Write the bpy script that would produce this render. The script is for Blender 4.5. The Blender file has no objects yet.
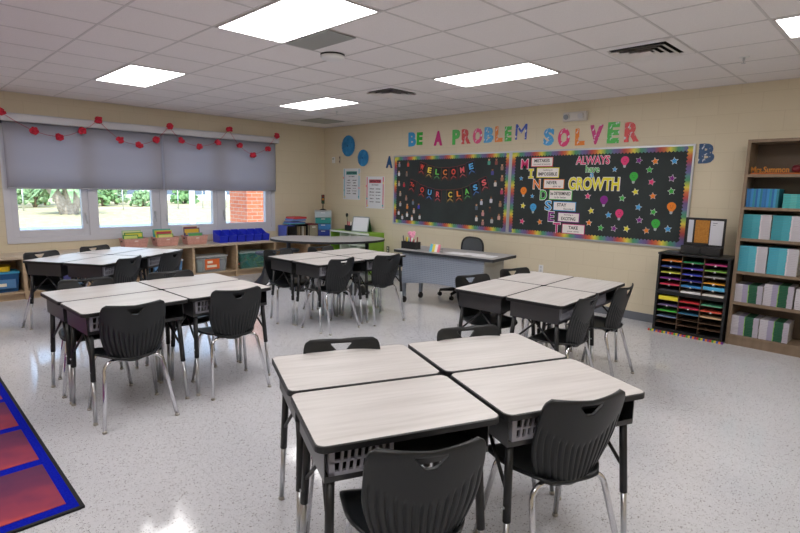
import bpy, bmesh, math, random
from mathutils import Vector, Matrix
random.seed(7)
PI = math.pi
scn = bpy.context.scene
COL = scn.collection
H = 2.745

# ------------------------------------------------------------------ camera
cam_d = bpy.data.cameras.new('camera')
cam = bpy.data.objects.new('camera', cam_d)
COL.objects.link(cam)
cam_d.sensor_width = 36.0
cam_d.lens = 36.0 * 525.25 / 800.0
cam_d.clip_end = 300
yaw, pitch, roll = math.radians(44.875), math.radians(-8.525), math.radians(1.17)
fw = Vector((-math.sin(yaw) * math.cos(pitch), math.cos(yaw) * math.cos(pitch), math.sin(pitch)))
rt = Vector((math.cos(yaw), math.sin(yaw), 0))
up = rt.cross(fw)
rt2 = math.cos(roll) * rt + math.sin(roll) * up
up2 = -math.sin(roll) * rt + math.cos(roll) * up
M = Matrix((rt2, up2, -fw)).transposed().to_4x4()
M.translation = Vector((8.87, -6.658, H - 1.167))
cam.matrix_world = M
scn.camera = cam

# ------------------------------------------------------------------ world, sun, exposure
world = bpy.data.worlds.new('world')
scn.world = world
world.use_nodes = True
wn = world.node_tree
wn.nodes.clear()
sky = wn.nodes.new('ShaderNodeTexSky')
sky.sky_type = 'NISHITA'
sky.sun_disc = False
sky.sun_elevation = math.radians(48)
sky.sun_rotation = math.radians(90)
bg = wn.nodes.new('ShaderNodeBackground')
bg.inputs['Strength'].default_value = 0.32
wo = wn.nodes.new('ShaderNodeOutputWorld')
wn.links.new(sky.outputs[0], bg.inputs[0])
wn.links.new(bg.outputs[0], wo.inputs[0])

sun_d = bpy.data.lights.new('sun', 'SUN')
sun_d.energy = 3.4
sun_d.angle = math.radians(0.6)
sun_d.color = (1.0, 0.93, 0.82)
sun = bpy.data.objects.new('sun', sun_d)
COL.objects.link(sun)
sun.rotation_euler = Vector((0.72, -0.35, 0.95)).to_track_quat('Z', 'Y').to_euler()

LAMP = 6.2          # emission of the ceiling panels
scn.view_settings.view_transform = 'Standard'
scn.view_settings.look = 'None'
scn.view_settings.gamma = 1.0
scn.view_settings.use_curve_mapping = False
scn.view_settings.exposure = 1.0
scn.cycles.max_bounces = 16
scn.cycles.diffuse_bounces = 10

# ------------------------------------------------------------------ materials
def lin(c):
    if isinstance(c, str):
        c = tuple(int(c[i:i + 2], 16) / 255 for i in (0, 2, 4))
    return tuple(((v + 0.055) / 1.055) ** 2.4 if v > 0.04045 else v / 12.92 for v in c)

def mat(name, col='808080', rough=0.5, metal=0.0, spec=0.5, emit=None, es=1.0):
    m = bpy.data.materials.new(name)
    m.use_nodes = True
    b = m.node_tree.nodes['Principled BSDF']
    b.inputs['Base Color'].default_value = (*lin(col), 1)
    b.inputs['Roughness'].default_value = rough
    b.inputs['Metallic'].default_value = metal
    b.inputs['Specular IOR Level'].default_value = spec
    if emit:
        b.inputs['Emission Color'].default_value = (*lin(emit), 1)
        b.inputs['Emission Strength'].default_value = es
    return m

class NT:
    """tiny helper round a material's node tree"""
    def __init__(s, m):
        s.t = m.node_tree
        s.b = s.t.nodes['Principled BSDF']
    def n(s, k, **kw):
        x = s.t.nodes.new('ShaderNode' + k)
        for a, v in kw.items():
            if a[0] == '_':
                x.inputs[a[1:].replace('_', ' ')].default_value = v
            else:
                setattr(x, a, v)
        return x
    def l(s, a, b):
        s.t.links.new(a, b)
    def coord(s, out='Object'):
        return s.n('TexCoord').outputs[out]
    def ramp(s, fac, stops, interp='LINEAR'):
        r = s.n('ValToRGB')
        r.color_ramp.interpolation = interp
        e = r.color_ramp.elements
        while len(e) < len(stops):
            e.new(0.5)
        for k, (p, c) in enumerate(stops):
            e[k].position = p
            e[k].color = (*(lin(c) if isinstance(c, str) else c), 1)
        s.l(fac, r.inputs[0])
        return r.outputs[0]
    def bump(s, h, strength=0.3, dist=0.01):
        x = s.n('Bump')
        x.inputs['Strength'].default_value = strength
        x.inputs['Distance'].default_value = dist
        s.l(h, x.inputs['Height'])
        s.l(x.outputs[0], s.b.inputs['Normal'])

def noise_mat(name, c1, c2, scale=8, stretch=(1, 1, 1), rough=0.5, lo=0.35, hi=0.65, bump=0.0, spec=0.5):
    m = mat(name, c1, rough, spec=spec)
    t = NT(m)
    mp = t.n('Mapping')
    mp.inputs['Scale'].default_value = stretch
    t.l(t.coord(), mp.inputs[0])
    nz = t.n('TexNoise', _Scale=scale, _Detail=4.0)
    t.l(mp.outputs[0], nz.inputs['Vector'])
    t.l(t.ramp(nz.outputs['Fac'], [(lo, c1), (hi, c2)]), t.b.inputs['Base Color'])
    if bump:
        t.bump(nz.outputs['Fac'], bump, 0.005)
    return m

def block_wall(name, axis):
    m = mat(name, 'cfc1a2', 0.5, spec=0.3)
    t = NT(m)
    sx = t.n('SeparateXYZ')
    t.l(t.coord(), sx.inputs[0])
    cb = t.n('CombineXYZ')
    t.l(sx.outputs[axis], cb.inputs[0])
    t.l(sx.outputs[2], cb.inputs[1])
    br = t.n('TexBrick', offset=0.5)
    br.inputs['Scale'].default_value = 1.0
    br.inputs['Brick Width'].default_value = 0.4064
    br.inputs['Row Height'].default_value = 0.2032
    br.inputs['Mortar Size'].default_value = 0.004
    br.inputs['Mortar Smooth'].default_value = 0.6
    br.inputs['Color1'].default_value = (*lin('d8cdb4'), 1)
    br.inputs['Color2'].default_value = (*lin('d6cbb2'), 1)
    br.inputs['Mortar'].default_value = (*lin('cfc3a9'), 1)
    t.l(cb.outputs[0], br.inputs['Vector'])
    t.l(br.outputs['Color'], t.b.inputs['Base Color'])
    nz = t.n('TexNoise', _Scale=60.0, _Detail=3.0)
    t.l(t.coord(), nz.inputs['Vector'])
    mx = t.n('Math', operation='MULTIPLY_ADD')
    t.l(br.outputs['Fac'], mx.inputs[0])
    mx.inputs[1].default_value = -1.0
    ml = t.n('Math', operation='MULTIPLY')
    t.l(nz.outputs['Fac'], ml.inputs[0])
    ml.inputs[1].default_value = 0.35
    t.l(ml.outputs[0], mx.inputs[2])
    t.bump(mx.outputs[0], 0.25, 0.003)
    return m

def floor_mat():
    m = mat('polished_speckled_tile', 'c9c9cc', 0.13, spec=0.4)
    t = NT(m)
    co = t.coord()
    base = t.n('TexNoise', _Scale=1.2, _Detail=3.0)
    t.l(co, base.inputs['Vector'])
    c0 = t.ramp(base.outputs['Fac'], [(0.3, 'c6c7cc'), (0.7, 'd0d0d4')])
    def specks(scale, thr, col, prev, stretch=(1, 1, 1)):
        mp = t.n('Mapping')
        mp.inputs['Scale'].default_value = stretch
        t.l(co, mp.inputs[0])
        nz = t.n('TexNoise', _Scale=scale * 2.0, _Detail=1.0)
        t.l(mp.outputs[0], nz.inputs['Vector'])
        ad = t.n('MixRGB', blend_type='ADD')
        ad.inputs[0].default_value = 0.03
        t.l(mp.outputs[0], ad.inputs[1])
        t.l(nz.outputs['Color'], ad.inputs[2])
        v = t.n('TexVoronoi', _Scale=scale)
        t.l(ad.outputs[0], v.inputs['Vector'])
        # only some of the cells carry a chip
        sp = t.n('SeparateColor')
        t.l(v.outputs['Color'], sp.inputs[0])
        gt = t.n('Math', operation='GREATER_THAN')
        t.l(sp.outputs[0], gt.inputs[0])
        gt.inputs[1].default_value = 0.62
        lt = t.n('Math', operation='LESS_THAN')
        t.l(v.outputs['Distance'], lt.inputs[0])
        lt.inputs[1].default_value = thr
        a = t.n('Math', operation='MULTIPLY')
        t.l(gt.outputs[0], a.inputs[0])
        t.l(lt.outputs[0], a.inputs[1])
        mx = t.n('MixRGB')
        t.l(a.outputs[0], mx.inputs[0])
        t.l(prev, mx.inputs[1])
        mx.inputs[2].default_value = (*lin(col), 1)
        return mx.outputs[0]
    c = specks(72, 0.25, '2c2c32', c0, (1, 1.7, 1))
    c = specks(52, 0.23, '5a5048', c, (1.7, 1, 1))
    c = specks(80, 0.24, 'a4a4aa', c)
    c = specks(90, 0.22, 'e8e8e8', c)
    # faint 12 inch tile seams
    br = t.n('TexBrick', offset=0.0)
    br.inputs['Scale'].default_value = 1.0
    br.inputs['Brick Width'].default_value = 0.6096
    br.inputs['Row Height'].default_value = 0.6096
    br.inputs['Mortar Size'].default_value = 0.0012
    br.inputs['Mortar Smooth'].default_value = 0.2
    t.l(co, br.inputs['Vector'])
    mx = t.n('MixRGB', blend_type='MULTIPLY')
    t.l(br.outputs['Fac'], mx.inputs[0])
    t.l(c, mx.inputs[1])
    mx.inputs[2].default_value = (0.82, 0.82, 0.82, 1)
    t.l(mx.outputs[0], t.b.inputs['Base Color'])
    wv = t.n('TexNoise', _Scale=2.5, _Detail=1.0)
    t.l(co, wv.inputs['Vector'])
    t.bump(wv.outputs['Fac'], 0.035, 0.02)
    rr = t.n('TexNoise', _Scale=6.0, _Detail=2.0)
    t.l(co, rr.inputs['Vector'])
    mr = t.n('MapRange')
    mr.inputs[3].default_value = 0.06
    mr.inputs[4].default_value = 0.15
    t.l(rr.outputs['Fac'], mr.inputs[0])
    t.l(mr.outputs[0], t.b.inputs['Roughness'])
    return m

def rainbow(name, axis):
    m = mat(name, 'ff0000', 0.5)
    t = NT(m)
    sx = t.n('SeparateXYZ')
    t.l(t.coord(), sx.inputs[0])
    d = t.n('Math', operation='DIVIDE')
    t.l(sx.outputs[axis], d.inputs[0])
    d.inputs[1].default_value = 0.42
    f = t.n('Math', operation='FRACT')
    t.l(d.outputs[0], f.inputs[0])
    c = t.ramp(f.outputs[0], [(0, 'b8483e'), (.14, 'd0733c'), (.27, 'e0cf4a'), (.36, 'a8bc50'), (.46, '4a9468'), (.58, '508a86'), (.68, '66649a'), (.84, '6e5688'), (.93, '9a4c62'), (1, 'b8483e')])
    t.l(c, t.b.inputs['Base Color'])
    return m

def fibre_board(name, axis, band):
    """book pile spines: colour bands across the width of the pile"""
    m = mat(name, 'ffffff', 0.45)
    t = NT(m)
    sx = t.n('SeparateXYZ')
    t.l(t.coord(), sx.inputs[0])
    t.l(t.ramp(sx.outputs[axis], band, 'CONSTANT'), t.b.inputs['Base Color'])
    return m

def perforated():
    m = mat('perforated_blue_grey_steel', 'a6b0c0', 0.45, 0.1)
    t = NT(m)
    sx = t.n('SeparateXYZ')
    t.l(t.coord(), sx.inputs[0])
    outs = []
    for ax in (0, 2):
        a = t.n('Math', operation='MULTIPLY')
        t.l(sx.outputs[ax], a.inputs[0])
        a.inputs[1].default_value = 40.0
        f = t.n('Math', operation='FRACT')
        t.l(a.outputs[0], f.inputs[0])
        s = t.n('Math', operation='SUBTRACT')
        t.l(f.outputs[0], s.inputs[0])
        s.inputs[1].default_value = 0.5
        p = t.n('Math', operation='POWER')
        p.inputs[1].default_value = 2.0
        t.l(s.outputs[0], p.inputs[0])
        outs.append(p.outputs[0])
    ad = t.n('Math', operation='ADD')
    t.l(outs[0], ad.inputs[0])
    t.l(outs[1], ad.inputs[1])
    lt = t.n('Math', operation='LESS_THAN')
    t.l(ad.outputs[0], lt.inputs[0])
    lt.inputs[1].default_value = 0.05
    mx = t.n('MixRGB')
    t.l(lt.outputs[0], mx.inputs[0])
    mx.inputs[1].default_value = (*lin('a6b0c0'), 1)
    mx.inputs[2].default_value = (*lin('74808f'), 1)
    t.l(mx.outputs[0], t.b.inputs['Base Color'])
    return m

def glass_mat():
    m = bpy.data.materials.new('window_glass')
    m.use_nodes = True
    nt = m.node_tree
    nt.nodes.clear()
    o = nt.nodes.new('ShaderNodeOutputMaterial')
    mx = nt.nodes.new('ShaderNodeMixShader')
    tr = nt.nodes.new('ShaderNodeBsdfTransparent')
    gl = nt.nodes.new('ShaderNodeBsdfGlossy')
    gl.inputs['Roughness'].default_value = 0.02
    tr.inputs[0].default_value = (0.93, 0.96, 0.97, 1)
    mx.inputs[0].default_value = 0.06
    nt.links.new(tr.outputs[0], mx.inputs[1])
    nt.links.new(gl.outputs[0], mx.inputs[2])
    nt.links.new(mx.outputs[0], o.inputs[0])
    return m

def clear_plastic(name, col, alpha):
    m = mat(name, col, 0.25)
    b = m.node_tree.nodes['Principled BSDF']
    b.inputs['Alpha'].default_value = alpha
    return m

def blind_mat():
    m = mat('grey_roller_fabric', 'c2c2cc', 0.8, spec=0.2)
    t = NT(m)
    tr = t.n('BsdfTranslucent')
    tr.inputs[0].default_value = (*lin('c4c6d2'), 1)
    mx = t.n('MixShader')
    mx.inputs[0].default_value = 0.34
    out = t.t.nodes['Material Output']
    t.l(t.b.outputs[0], mx.inputs[1])
    t.l(tr.outputs[0], mx.inputs[2])
    t.l(mx.outputs[0], out.inputs[0])
    w = t.n('TexNoise', _Scale=400.0)
    t.l(t.coord(), w.inputs['Vector'])
    t.bump(w.outputs['Fac'], 0.1, 0.001)
    return m

def laminate():
    m = mat('ash_wood_laminate', 'd4cfcd', 0.38, spec=0.45)
    t = NT(m)
    mp = t.n('Mapping')
    mp.inputs['Scale'].default_value = (0.9, 13, 1)
    t.l(t.coord(), mp.inputs[0])
    nz = t.n('TexNoise', _Scale=2.2, _Detail=6.0, _Roughness=0.6)
    t.l(mp.outputs[0], nz.inputs['Vector'])
    t.l(t.ramp(nz.outputs['Fac'], [(0.3, 'beb9b6'), (0.5, 'cbc7c4'), (0.72, 'd5d1cf')]), t.b.inputs['Base Color'])
    return m

def brick_mat():
    m = mat('red_clay_brick', 'b4583a', 0.8)
    t = NT(m)
    g = t.n('NewGeometry')
    co = t.coord()
    sx = t.n('SeparateXYZ')
    t.l(co, sx.inputs[0])
    ad = t.n('Math', operation='ADD')
    t.l(sx.outputs[0], ad.inputs[0])
    t.l(sx.outputs[1], ad.inputs[1])
    cb = t.n('CombineXYZ')
    t.l(ad.outputs[0], cb.inputs[0])
    t.l(sx.outputs[2], cb.inputs[1])
    br = t.n('TexBrick', offset=0.5)
    br.inputs['Scale'].default_value = 1.0
    br.inputs['Brick Width'].default_value = 0.3
    br.inputs['Row Height'].default_value = 0.1
    br.inputs['Mortar Size'].default_value = 0.008
    br.inputs['Color1'].default_value = (*lin('b25c3c'), 1)
    br.inputs['Color2'].default_value = (*lin('c06c48'), 1)
    br.inputs['Mortar'].default_value = (*lin('a89a8c'), 1)
    t.l(cb.outputs[0], br.inputs['Vector'])
    t.l(br.outputs['Color'], t.b.inputs['Base Color'])
    return m

MT = {}
MT['wall_x'] = block_wall('painted_block_back', 0)
MT['wall_y'] = block_wall('painted_block_side', 1)
MT['floor'] = floor_mat()
MT['ceiling'] = noise_mat('ceiling_tile', 'e9e5e5', 'f0ecec', 150, rough=0.9, bump=0.25, spec=0.1)
MT['tbar'] = mat('ceiling_grid_paint', 'd2cece', 0.5)
MT['base'] = mat('grey_rubber_base', '6a6e76', 0.5)
MT['frame'] = mat('white_window_paint', 'cfd0d8', 0.4)
MT['white'] = mat('white_paint', 'e4e4e4', 0.4)
MT['glass'] = glass_mat()
MT['blind'] = blind_mat()
MT['laminate'] = laminate()
MT['edge'] = mat('black_edge_band', '17181a', 0.45)
MT['black'] = mat('black_plastic', '1b1c1e', 0.42)
MT['shell'] = mat('black_chair_plastic', '1a1d20', 0.38, spec=0.45)
MT['boxmetal'] = mat('charcoal_desk_metal', '2c2d2f', 0.3, 0.0, spec=0.7)
MT['grille'] = mat('light_grey_desk_plastic', '9b9ba6', 0.45)
MT['chrome'] = mat('chrome', 'd6d6da', 0.12, 1.0)
MT['steel'] = mat('zinc_steel', 'c6c8cc', 0.3, 1.0)
MT['glide'] = mat('grey_glide', 'b4b0a8', 0.35, 0.6)
MT['cabinet'] = noise_mat('beige_wood_laminate', 'b39a7c', 'c2aa8c', 3, (1, 1, 9), 0.45)
MT['ctop'] = noise_mat('beige_counter_laminate', 'bfae98', 'c9b9a3', 3, (9, 1, 1), 0.3)
MT['case'] = noise_mat('taupe_bookcase_laminate', '7c6956', '8a7662', 3, (6, 6, .6), 0.45)
MT['caseback'] = mat('taupe_back_panel', '5f5042', 0.6)
MT['alu'] = mat('aluminium_frame', 'bfc2c8', 0.35, 0.7)
MT['paperblack'] = noise_mat('black_bulletin_paper', '242b2c', '2c3536', 2.0, rough=0.75, bump=0.15)
MT['rainx'] = rainbow('rainbow_border_across', 0)
MT['rainz'] = rainbow('rainbow_border_down', 2)
MT['perf'] = perforated()
MT['dgrey'] = mat('pale_grey_steel', '9c9c96', 0.45, 0.2)
MT['deskgrey'] = mat('grey_desk_laminate', 'a4a3a4', 0.35)
MT['brick'] = brick_mat()
COLS = {'pink': 'e0457e', 'green': '43b649', 'purple': '8a2f8f', 'orange': 'e8842c', 'blue': '4aa3dc', 'yellow': 'e6dc3c', 'magenta': 'c8377f',
        'red': 'd0383a', 'rose': 'd8505c', 'royal': '3b58b8', 'navy': '274d78', 'white': 'eeeeee', 'teal': '3a9aa0'}
PM = {k: mat('paper_' + k, v, 0.6, spec=0.25) for k, v in COLS.items()}
_mc = {}
def pm(hexc, rough=0.5, metal=0.0):
    k = (hexc, rough, metal)
    if k not in _mc:
        _mc[k] = mat('paint_' + hexc, hexc, rough, metal)
    return _mc[k]

# ------------------------------------------------------------------ mesh helpers
class MB:
    def __init__(s):
        s.v, s.f, s.m, s.sm = [], [], [], []
    def add(s, vs, fs, mi=0, smooth=False):
        o = len(s.v)
        s.v += [tuple(v) for v in vs]
        for f in fs:
            s.f.append([i + o for i in f])
            s.m.append(mi)
            s.sm.append(smooth)
        return s
    def box(s, x0, x1, y0, y1, z0, z1, mi=0):
        vs = [(x, y, z) for z in (z0, z1) for y in (y0, y1) for x in (x0, x1)]
        return s.add(vs, [(0, 2, 3, 1), (4, 5, 7, 6), (0, 1, 5, 4), (2, 6, 7, 3), (0, 4, 6, 2), (1, 3, 7, 5)], mi)
    def obox(s, c, half, rot, mi=0):
        vs = []
        for z in (-1, 1):
            for y in (-1, 1):
                for x in (-1, 1):
                    vs.append(Vector(c) + rot @ Vector((x * half[0], y * half[1], z * half[2])))
        return s.add(vs, [(0, 2, 3, 1), (4, 5, 7, 6), (0, 1, 5, 4), (2, 6, 7, 3), (0, 4, 6, 2), (1, 3, 7, 5)], mi)
    def prism(s, pts, z0, z1, mi=0, ax='z', smooth=False):
        """outline in a plane, pushed along an axis; ax y: pts are (x,z)"""
        n = len(pts)
        def P(p, h):
            if ax == 'z': return (p[0], p[1], h)
            if ax == 'y': return (p[0], h, p[1])
            return (h, p[0], p[1])
        vs = [P(p, z0) for p in pts] + [P(p, z1) for p in pts]
        s.add(vs, [tuple(range(n))[::-1], tuple(range(n, 2 * n))], mi)
        o = len(s.v) - 2 * n
        for i in range(n):
            j = (i + 1) % n
            s.f.append([o + i, o + j, o + n + j, o + n + i])
            s.m.append(mi)
            s.sm.append(smooth)
        return s
    def tube(s, pts, r, n=10, mi=0, cap=True, radii=None):
        pts = [Vector(p) for p in pts]
        vs, fs = [], []
        prev = None
        for i, p in enumerate(pts):
            if i == 0: d = pts[1] - p
            elif i == len(pts) - 1: d = p - pts[-2]
            else: d = (pts[i + 1] - p).normalized() + (p - pts[i - 1]).normalized()
            d.normalize()
            if prev is None:
                a = Vector((0, 0, 1)) if abs(d.z) < 0.9 else Vector((1, 0, 0))
                u = d.cross(a).normalized()
            else:
                u = (prev - d * prev.dot(d)).normalized()
            prev = u
            w = d.cross(u)
            rr = radii[i] if radii else r
            for k in range(n):
                t = 2 * PI * k / n
                vs.append(p + (u * math.cos(t) + w * math.sin(t)) * rr)
        for i in range(len(pts) - 1):
            for k in range(n):
                a, b = i * n + k, i * n + (k + 1) % n
                fs.append((a, b, b + n, a + n))
        s.add(vs, fs, mi, True)
        if cap:
            o = len(s.v) - len(vs)
            s.f.append([o + k for k in range(n)][::-1]); s.m.append(mi); s.sm.append(False)
            s.f.append([o + (len(pts) - 1) * n + k for k in range(n)]); s.m.append(mi); s.sm.append(False)
        return s
    def lathe(s, prof, c=(0, 0, 0), n=20, mi=0):
        vs, fs = [], []
        for r, z in prof:
            for k in range(n):
                t = 2 * PI * k / n
                vs.append((c[0] + r * math.cos(t), c[1] + r * math.sin(t), c[2] + z))
        for i in range(len(prof) - 1):
            for k in range(n):
                a, b = i * n + k, i * n + (k + 1) % n
                fs.append((a, b, b + n, a + n))
        s.add(vs, fs, mi, True)
        o = len(s.v) - len(vs)
        if prof[0][0] > 1e-4:
            s.f.append([o + k for k in range(n)][::-1]); s.m.append(mi); s.sm.append(False)
        if prof[-1][0] > 1e-4:
            s.f.append([o + (len(prof) - 1) * n + k for k in range(n)]); s.m.append(mi); s.sm.append(False)
        return s
    def ball(s, c, r, n=10, mi=0, sq=(1, 1, 1), jit=0, rnd=None):
        vs, fs = [], []
        rings = n // 2
        for i in range(rings + 1):
            a = PI * i / rings
            for k in range(n):
                t = 2 * PI * k / n
                j = 1 + (rnd.uniform(-jit, jit) if rnd and 0 < i < rings else 0)
                vs.append((c[0] + r * j * sq[0] * math.sin(a) * math.cos(t), c[1] + r * j * sq[1] * math.sin(a) * math.sin(t), c[2] + r * j * sq[2] * math.cos(a)))
        for i in range(rings):
            for k in range(n):
                A, B = i * n + k, i * n + (k + 1) % n
                fs.append((A, A + n, B + n, B))
        return s.add(vs, fs, mi, jit == 0)
    def mesh(s, name, mats):
        me = bpy.data.meshes.new(name)
        me.from_pydata(s.v, [], s.f)
        for m in mats:
            me.materials.append(m)
        me.polygons.foreach_set('material_index', s.m)
        me.polygons.foreach_set('use_smooth', s.sm)
        me.update()
        bm = bmesh.new()
        bm.from_mesh(me)
        bmesh.ops.remove_doubles(bm, verts=bm.verts, dist=1e-6)
        bmesh.ops.recalc_face_normals(bm, faces=bm.faces)
        bm.to_mesh(me)
        bm.free()
        return me

def obj(name, mb, mats, parent=None, loc=None, bevel=0, rot=None):
    if not isinstance(mats, (list, tuple)):
        mats = [mats]
    me = mb.mesh(name, mats) if isinstance(mb, MB) else mb
    o = bpy.data.objects.new(name, me)
    COL.objects.link(o)
    if parent: o.parent = parent
    if loc: o.location = loc
    if rot: o.rotation_euler = rot
    if bevel:
        b = o.modifiers.new('bevel', 'BEVEL')
        b.width = bevel
        b.segments = 2
        b.limit_method = 'ANGLE'
    return o

def tag(o, label, cat, group=None, kind=None):
    o['label'] = label
    o['category'] = cat
    if group: o['group'] = group
    if kind: o['kind'] = kind
    return o

def thing(name, label, cat, loc=(0, 0, 0), rz=0, group=None):
    o = bpy.data.objects.new(name, None)
    o.empty_display_size = 0.05
    COL.objects.link(o)
    o.location = loc
    o.rotation_euler = (0, 0, rz)
    return tag(o, label, cat, group)

def struct(name, mb, mats):
    o = obj(name, mb, mats)
    o['kind'] = 'structure'
    return o

def dup(root, loc, rz, label, group=None):
    r = root.copy(); COL.objects.link(r)
    r.location = loc; r.rotation_euler = (0, 0, rz)
    r['label'] = label
    if group: r['group'] = group
    for ch in root.children:
        c = ch.copy(); COL.objects.link(c); c.parent = r
        for g in ch.children:
            d = g.copy(); COL.objects.link(d); d.parent = c
    return r

def rrect(x0, x1, y0, y1, r, n=5):
    out = []
    for cx, cy, a in ((x1 - r, y1 - r, 0), (x0 + r, y1 - r, 90), (x0 + r, y0 + r, 180), (x1 - r, y0 + r, 270)):
        for k in range(n + 1):
            t = math.radians(a + 90 * k / n)
            out.append((cx + r * math.cos(t), cy + r * math.sin(t)))
    return out

def text_mesh(txt, w=None, h=None, depth=0.004, bold=0.02, m=None, name='lettering', axis='back', back=0.0, shear=0, space=1.0):
    """text standing on a plane that faces -y, centred on its own bounding box; front at y = -depth-back"""
    cu = bpy.data.curves.new(name, 'FONT')
    cu.body = txt
    cu.size = 1.0
    cu.resolution_u = 3
    cu.offset = bold
    cu.shear = shear
    cu.space_character = space
    cu.extrude = 0.01
    cu.align_x = 'CENTER'
    tmp = bpy.data.objects.new('tmp', cu)
    me = bpy.data.meshes.new_from_object(tmp)
    bpy.data.objects.remove(tmp)
    bpy.data.curves.remove(cu)
    xs = [v.co.x for v in me.vertices]; ys = [v.co.y for v in me.vertices]
    x0, x1, y0, y1 = min(xs), max(xs), min(ys), max(ys)
    sx = (w / (x1 - x0)) if w else None
    sy = (h / (y1 - y0)) if h else sx
    if sx is None: sx = sy
    for v in me.vertices:
        X = (v.co.x - (x0 + x1) / 2) * sx
        Z = (v.co.y - (y0 + y1) / 2) * sy
        Y = -back - (depth if v.co.z > 0 else 0.0)
        v.co = (X, Y, Z)
    me.materials.clear()
    me.materials.append(m)
    me.name = name
    me.update()
    return me

# ------------------------------------------------------------------ measured positions (metres)
BULBS = [
   ('pink', 6.146, 1.954),
   ('green', 6.269, 1.76),
   ('purple', 5.919, 1.464),
   ('pink', 6.129, 1.302),
   ('orange', 6.735, 1.409),
   ('green', 6.575, 1.202),
   ('orange', 4.73, 1.559),
   ('blue', 4.901, 1.33),
]
STARS = [
   ('purple', 6.316, 1.965),
   ('orange', 6.505, 1.95),
   ('blue', 6.719, 1.949),
   ('green', 6.448, 1.852),
   ('blue', 6.027, 1.86),
   ('purple', 6.711, 1.75),
   ('pink', 6.485, 1.707),
   ('yellow', 6.305, 1.586),
   ('green', 6.717, 1.601),
   ('orange', 6.514, 1.54),
   ('pink', 5.698, 1.519),
   ('green', 6.15, 1.505),
   ('blue', 6.357, 1.401),
   ('green', 6.537, 1.351),
   ('yellow', 5.758, 1.33),
   ('blue', 5.992, 1.288),
   ('purple', 6.381, 1.245),
   ('orange', 5.741, 1.173),
   ('green', 5.903, 1.117),
   ('purple', 6.075, 1.121),
   ('yellow', 6.234, 1.128),
   ('orange', 6.473, 1.123),
   ('blue', 6.718, 1.158),
   ('blue', 4.679, 1.746),
   ('blue', 4.876, 1.498),
   ('yellow', 4.733, 1.358),
   ('pink', 4.732, 1.133),
   ('orange', 5.019, 1.141),
]
MIND = [
   ('M', 'pink', 4.725, 1.948),
   ('I', 'yellow', 4.836, 1.813),
   ('N', 'orange', 4.936, 1.667),
   ('D', 'green', 5.05, 1.519),
   ('S', 'blue', 5.134, 1.377),
   ('E', 'purple', 5.19, 1.226),
   ('T', 'magenta', 5.282, 1.079),
]
CARDS = [
   (4.83, 1.972, 0.338, 0.131),
   (4.926, 1.825, 0.342, 0.138),
   (5.044, 1.672, 0.309, 0.13),
   (5.137, 1.526, 0.343, 0.137),
   (5.212, 1.374, 0.331, 0.125),
   (5.29, 1.227, 0.314, 0.128),
   (5.363, 1.074, 0.326, 0.133),
]
TOPS = [
   ('B', 'blue', 2.477, 2.403, 0.185, 0.239),
   ('E', 'green', 2.652, 2.406, 0.138, 0.21),
   ('A', 'magenta', 3.065, 2.391, 0.188, 0.235),
   ('P', 'green', 3.442, 2.39, 0.159, 0.232),
   ('R', 'red', 3.642, 2.391, 0.183, 0.228),
   ('O', 'pink', 3.862, 2.386, 0.187, 0.235),
   ('B', 'blue', 4.071, 2.391, 0.176, 0.231),
   ('L', 'orange', 4.251, 2.392, 0.138, 0.227),
   ('E', 'green', 4.413, 2.387, 0.119, 0.213),
   ('M', 'royal', 4.631, 2.403, 0.195, 0.216),
   ('S', 'blue', 5.074, 2.309, 0.168, 0.234),
   ('O', 'pink', 5.298, 2.288, 0.182, 0.246),
   ('L', 'orange', 5.528, 2.286, 0.139, 0.218),
   ('V', 'magenta', 5.744, 2.302, 0.186, 0.244),
   ('E', 'green', 5.969, 2.314, 0.159, 0.26),
   ('R', 'red', 6.198, 2.31, 0.188, 0.238),
   ('B', 'navy', 7.044, 2.027, 0.166, 0.219),
   ('A', 'navy', 1.919, 2.031, 0.179, 0.212),
]
PEN1 = [
   ('W', 'red', 2.74, 1.912),
   ('E', 'yellow', 2.912, 1.858),
   ('L', 'green', 3.082, 1.828),
   ('C', 'orange', 3.248, 1.821),
   ('O', 'red', 3.426, 1.829),
   ('M', 'rose', 3.602, 1.856),
   ('E', 'blue', 3.775, 1.909),
]
PEN2 = [
   ('To', 'red', 2.52, 1.618),
   ('O', 'red', 2.754, 1.531),
   ('U', 'blue', 2.926, 1.492),
   ('R', 'rose', 3.109, 1.464),
   ('C', 'yellow', 3.372, 1.465),
   ('L', 'orange', 3.548, 1.483),
   ('A', 'green', 3.707, 1.521),
   ('S', 'blue', 3.871, 1.587),
   ('S', 'rose', 4.032, 1.662),
]
PHOTOS = [
   (2.191, 1.99),
   (2.405, 1.992),
   (2.186, 1.835),
   (2.376, 1.825),
   (2.191, 1.658),
   (2.316, 1.643),
   (2.227, 1.483),
   (2.376, 1.409),
   (2.233, 1.305),
   (2.542, 1.343),
   (2.406, 1.264),
   (2.68, 1.278),
   (2.568, 1.194),
   (2.196, 1.152),
   (2.406, 1.127),
   (2.288, 1.077),
   (2.525, 1.068),
   (2.707, 1.102),
   (4.106, 1.997),
   (4.238, 1.995),
   (4.344, 1.915),
   (4.176, 1.846),
   (4.353, 1.754),
   (4.237, 1.677),
   (4.358, 1.563),
   (4.173, 1.429),
   (3.996, 1.393),
   (4.341, 1.376),
   (3.906, 1.311),
   (4.159, 1.283),
   (4.032, 1.223),
   (4.329, 1.181),
   (3.914, 1.137),
   (4.203, 1.123),
   (4.037, 1.081),
]
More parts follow.
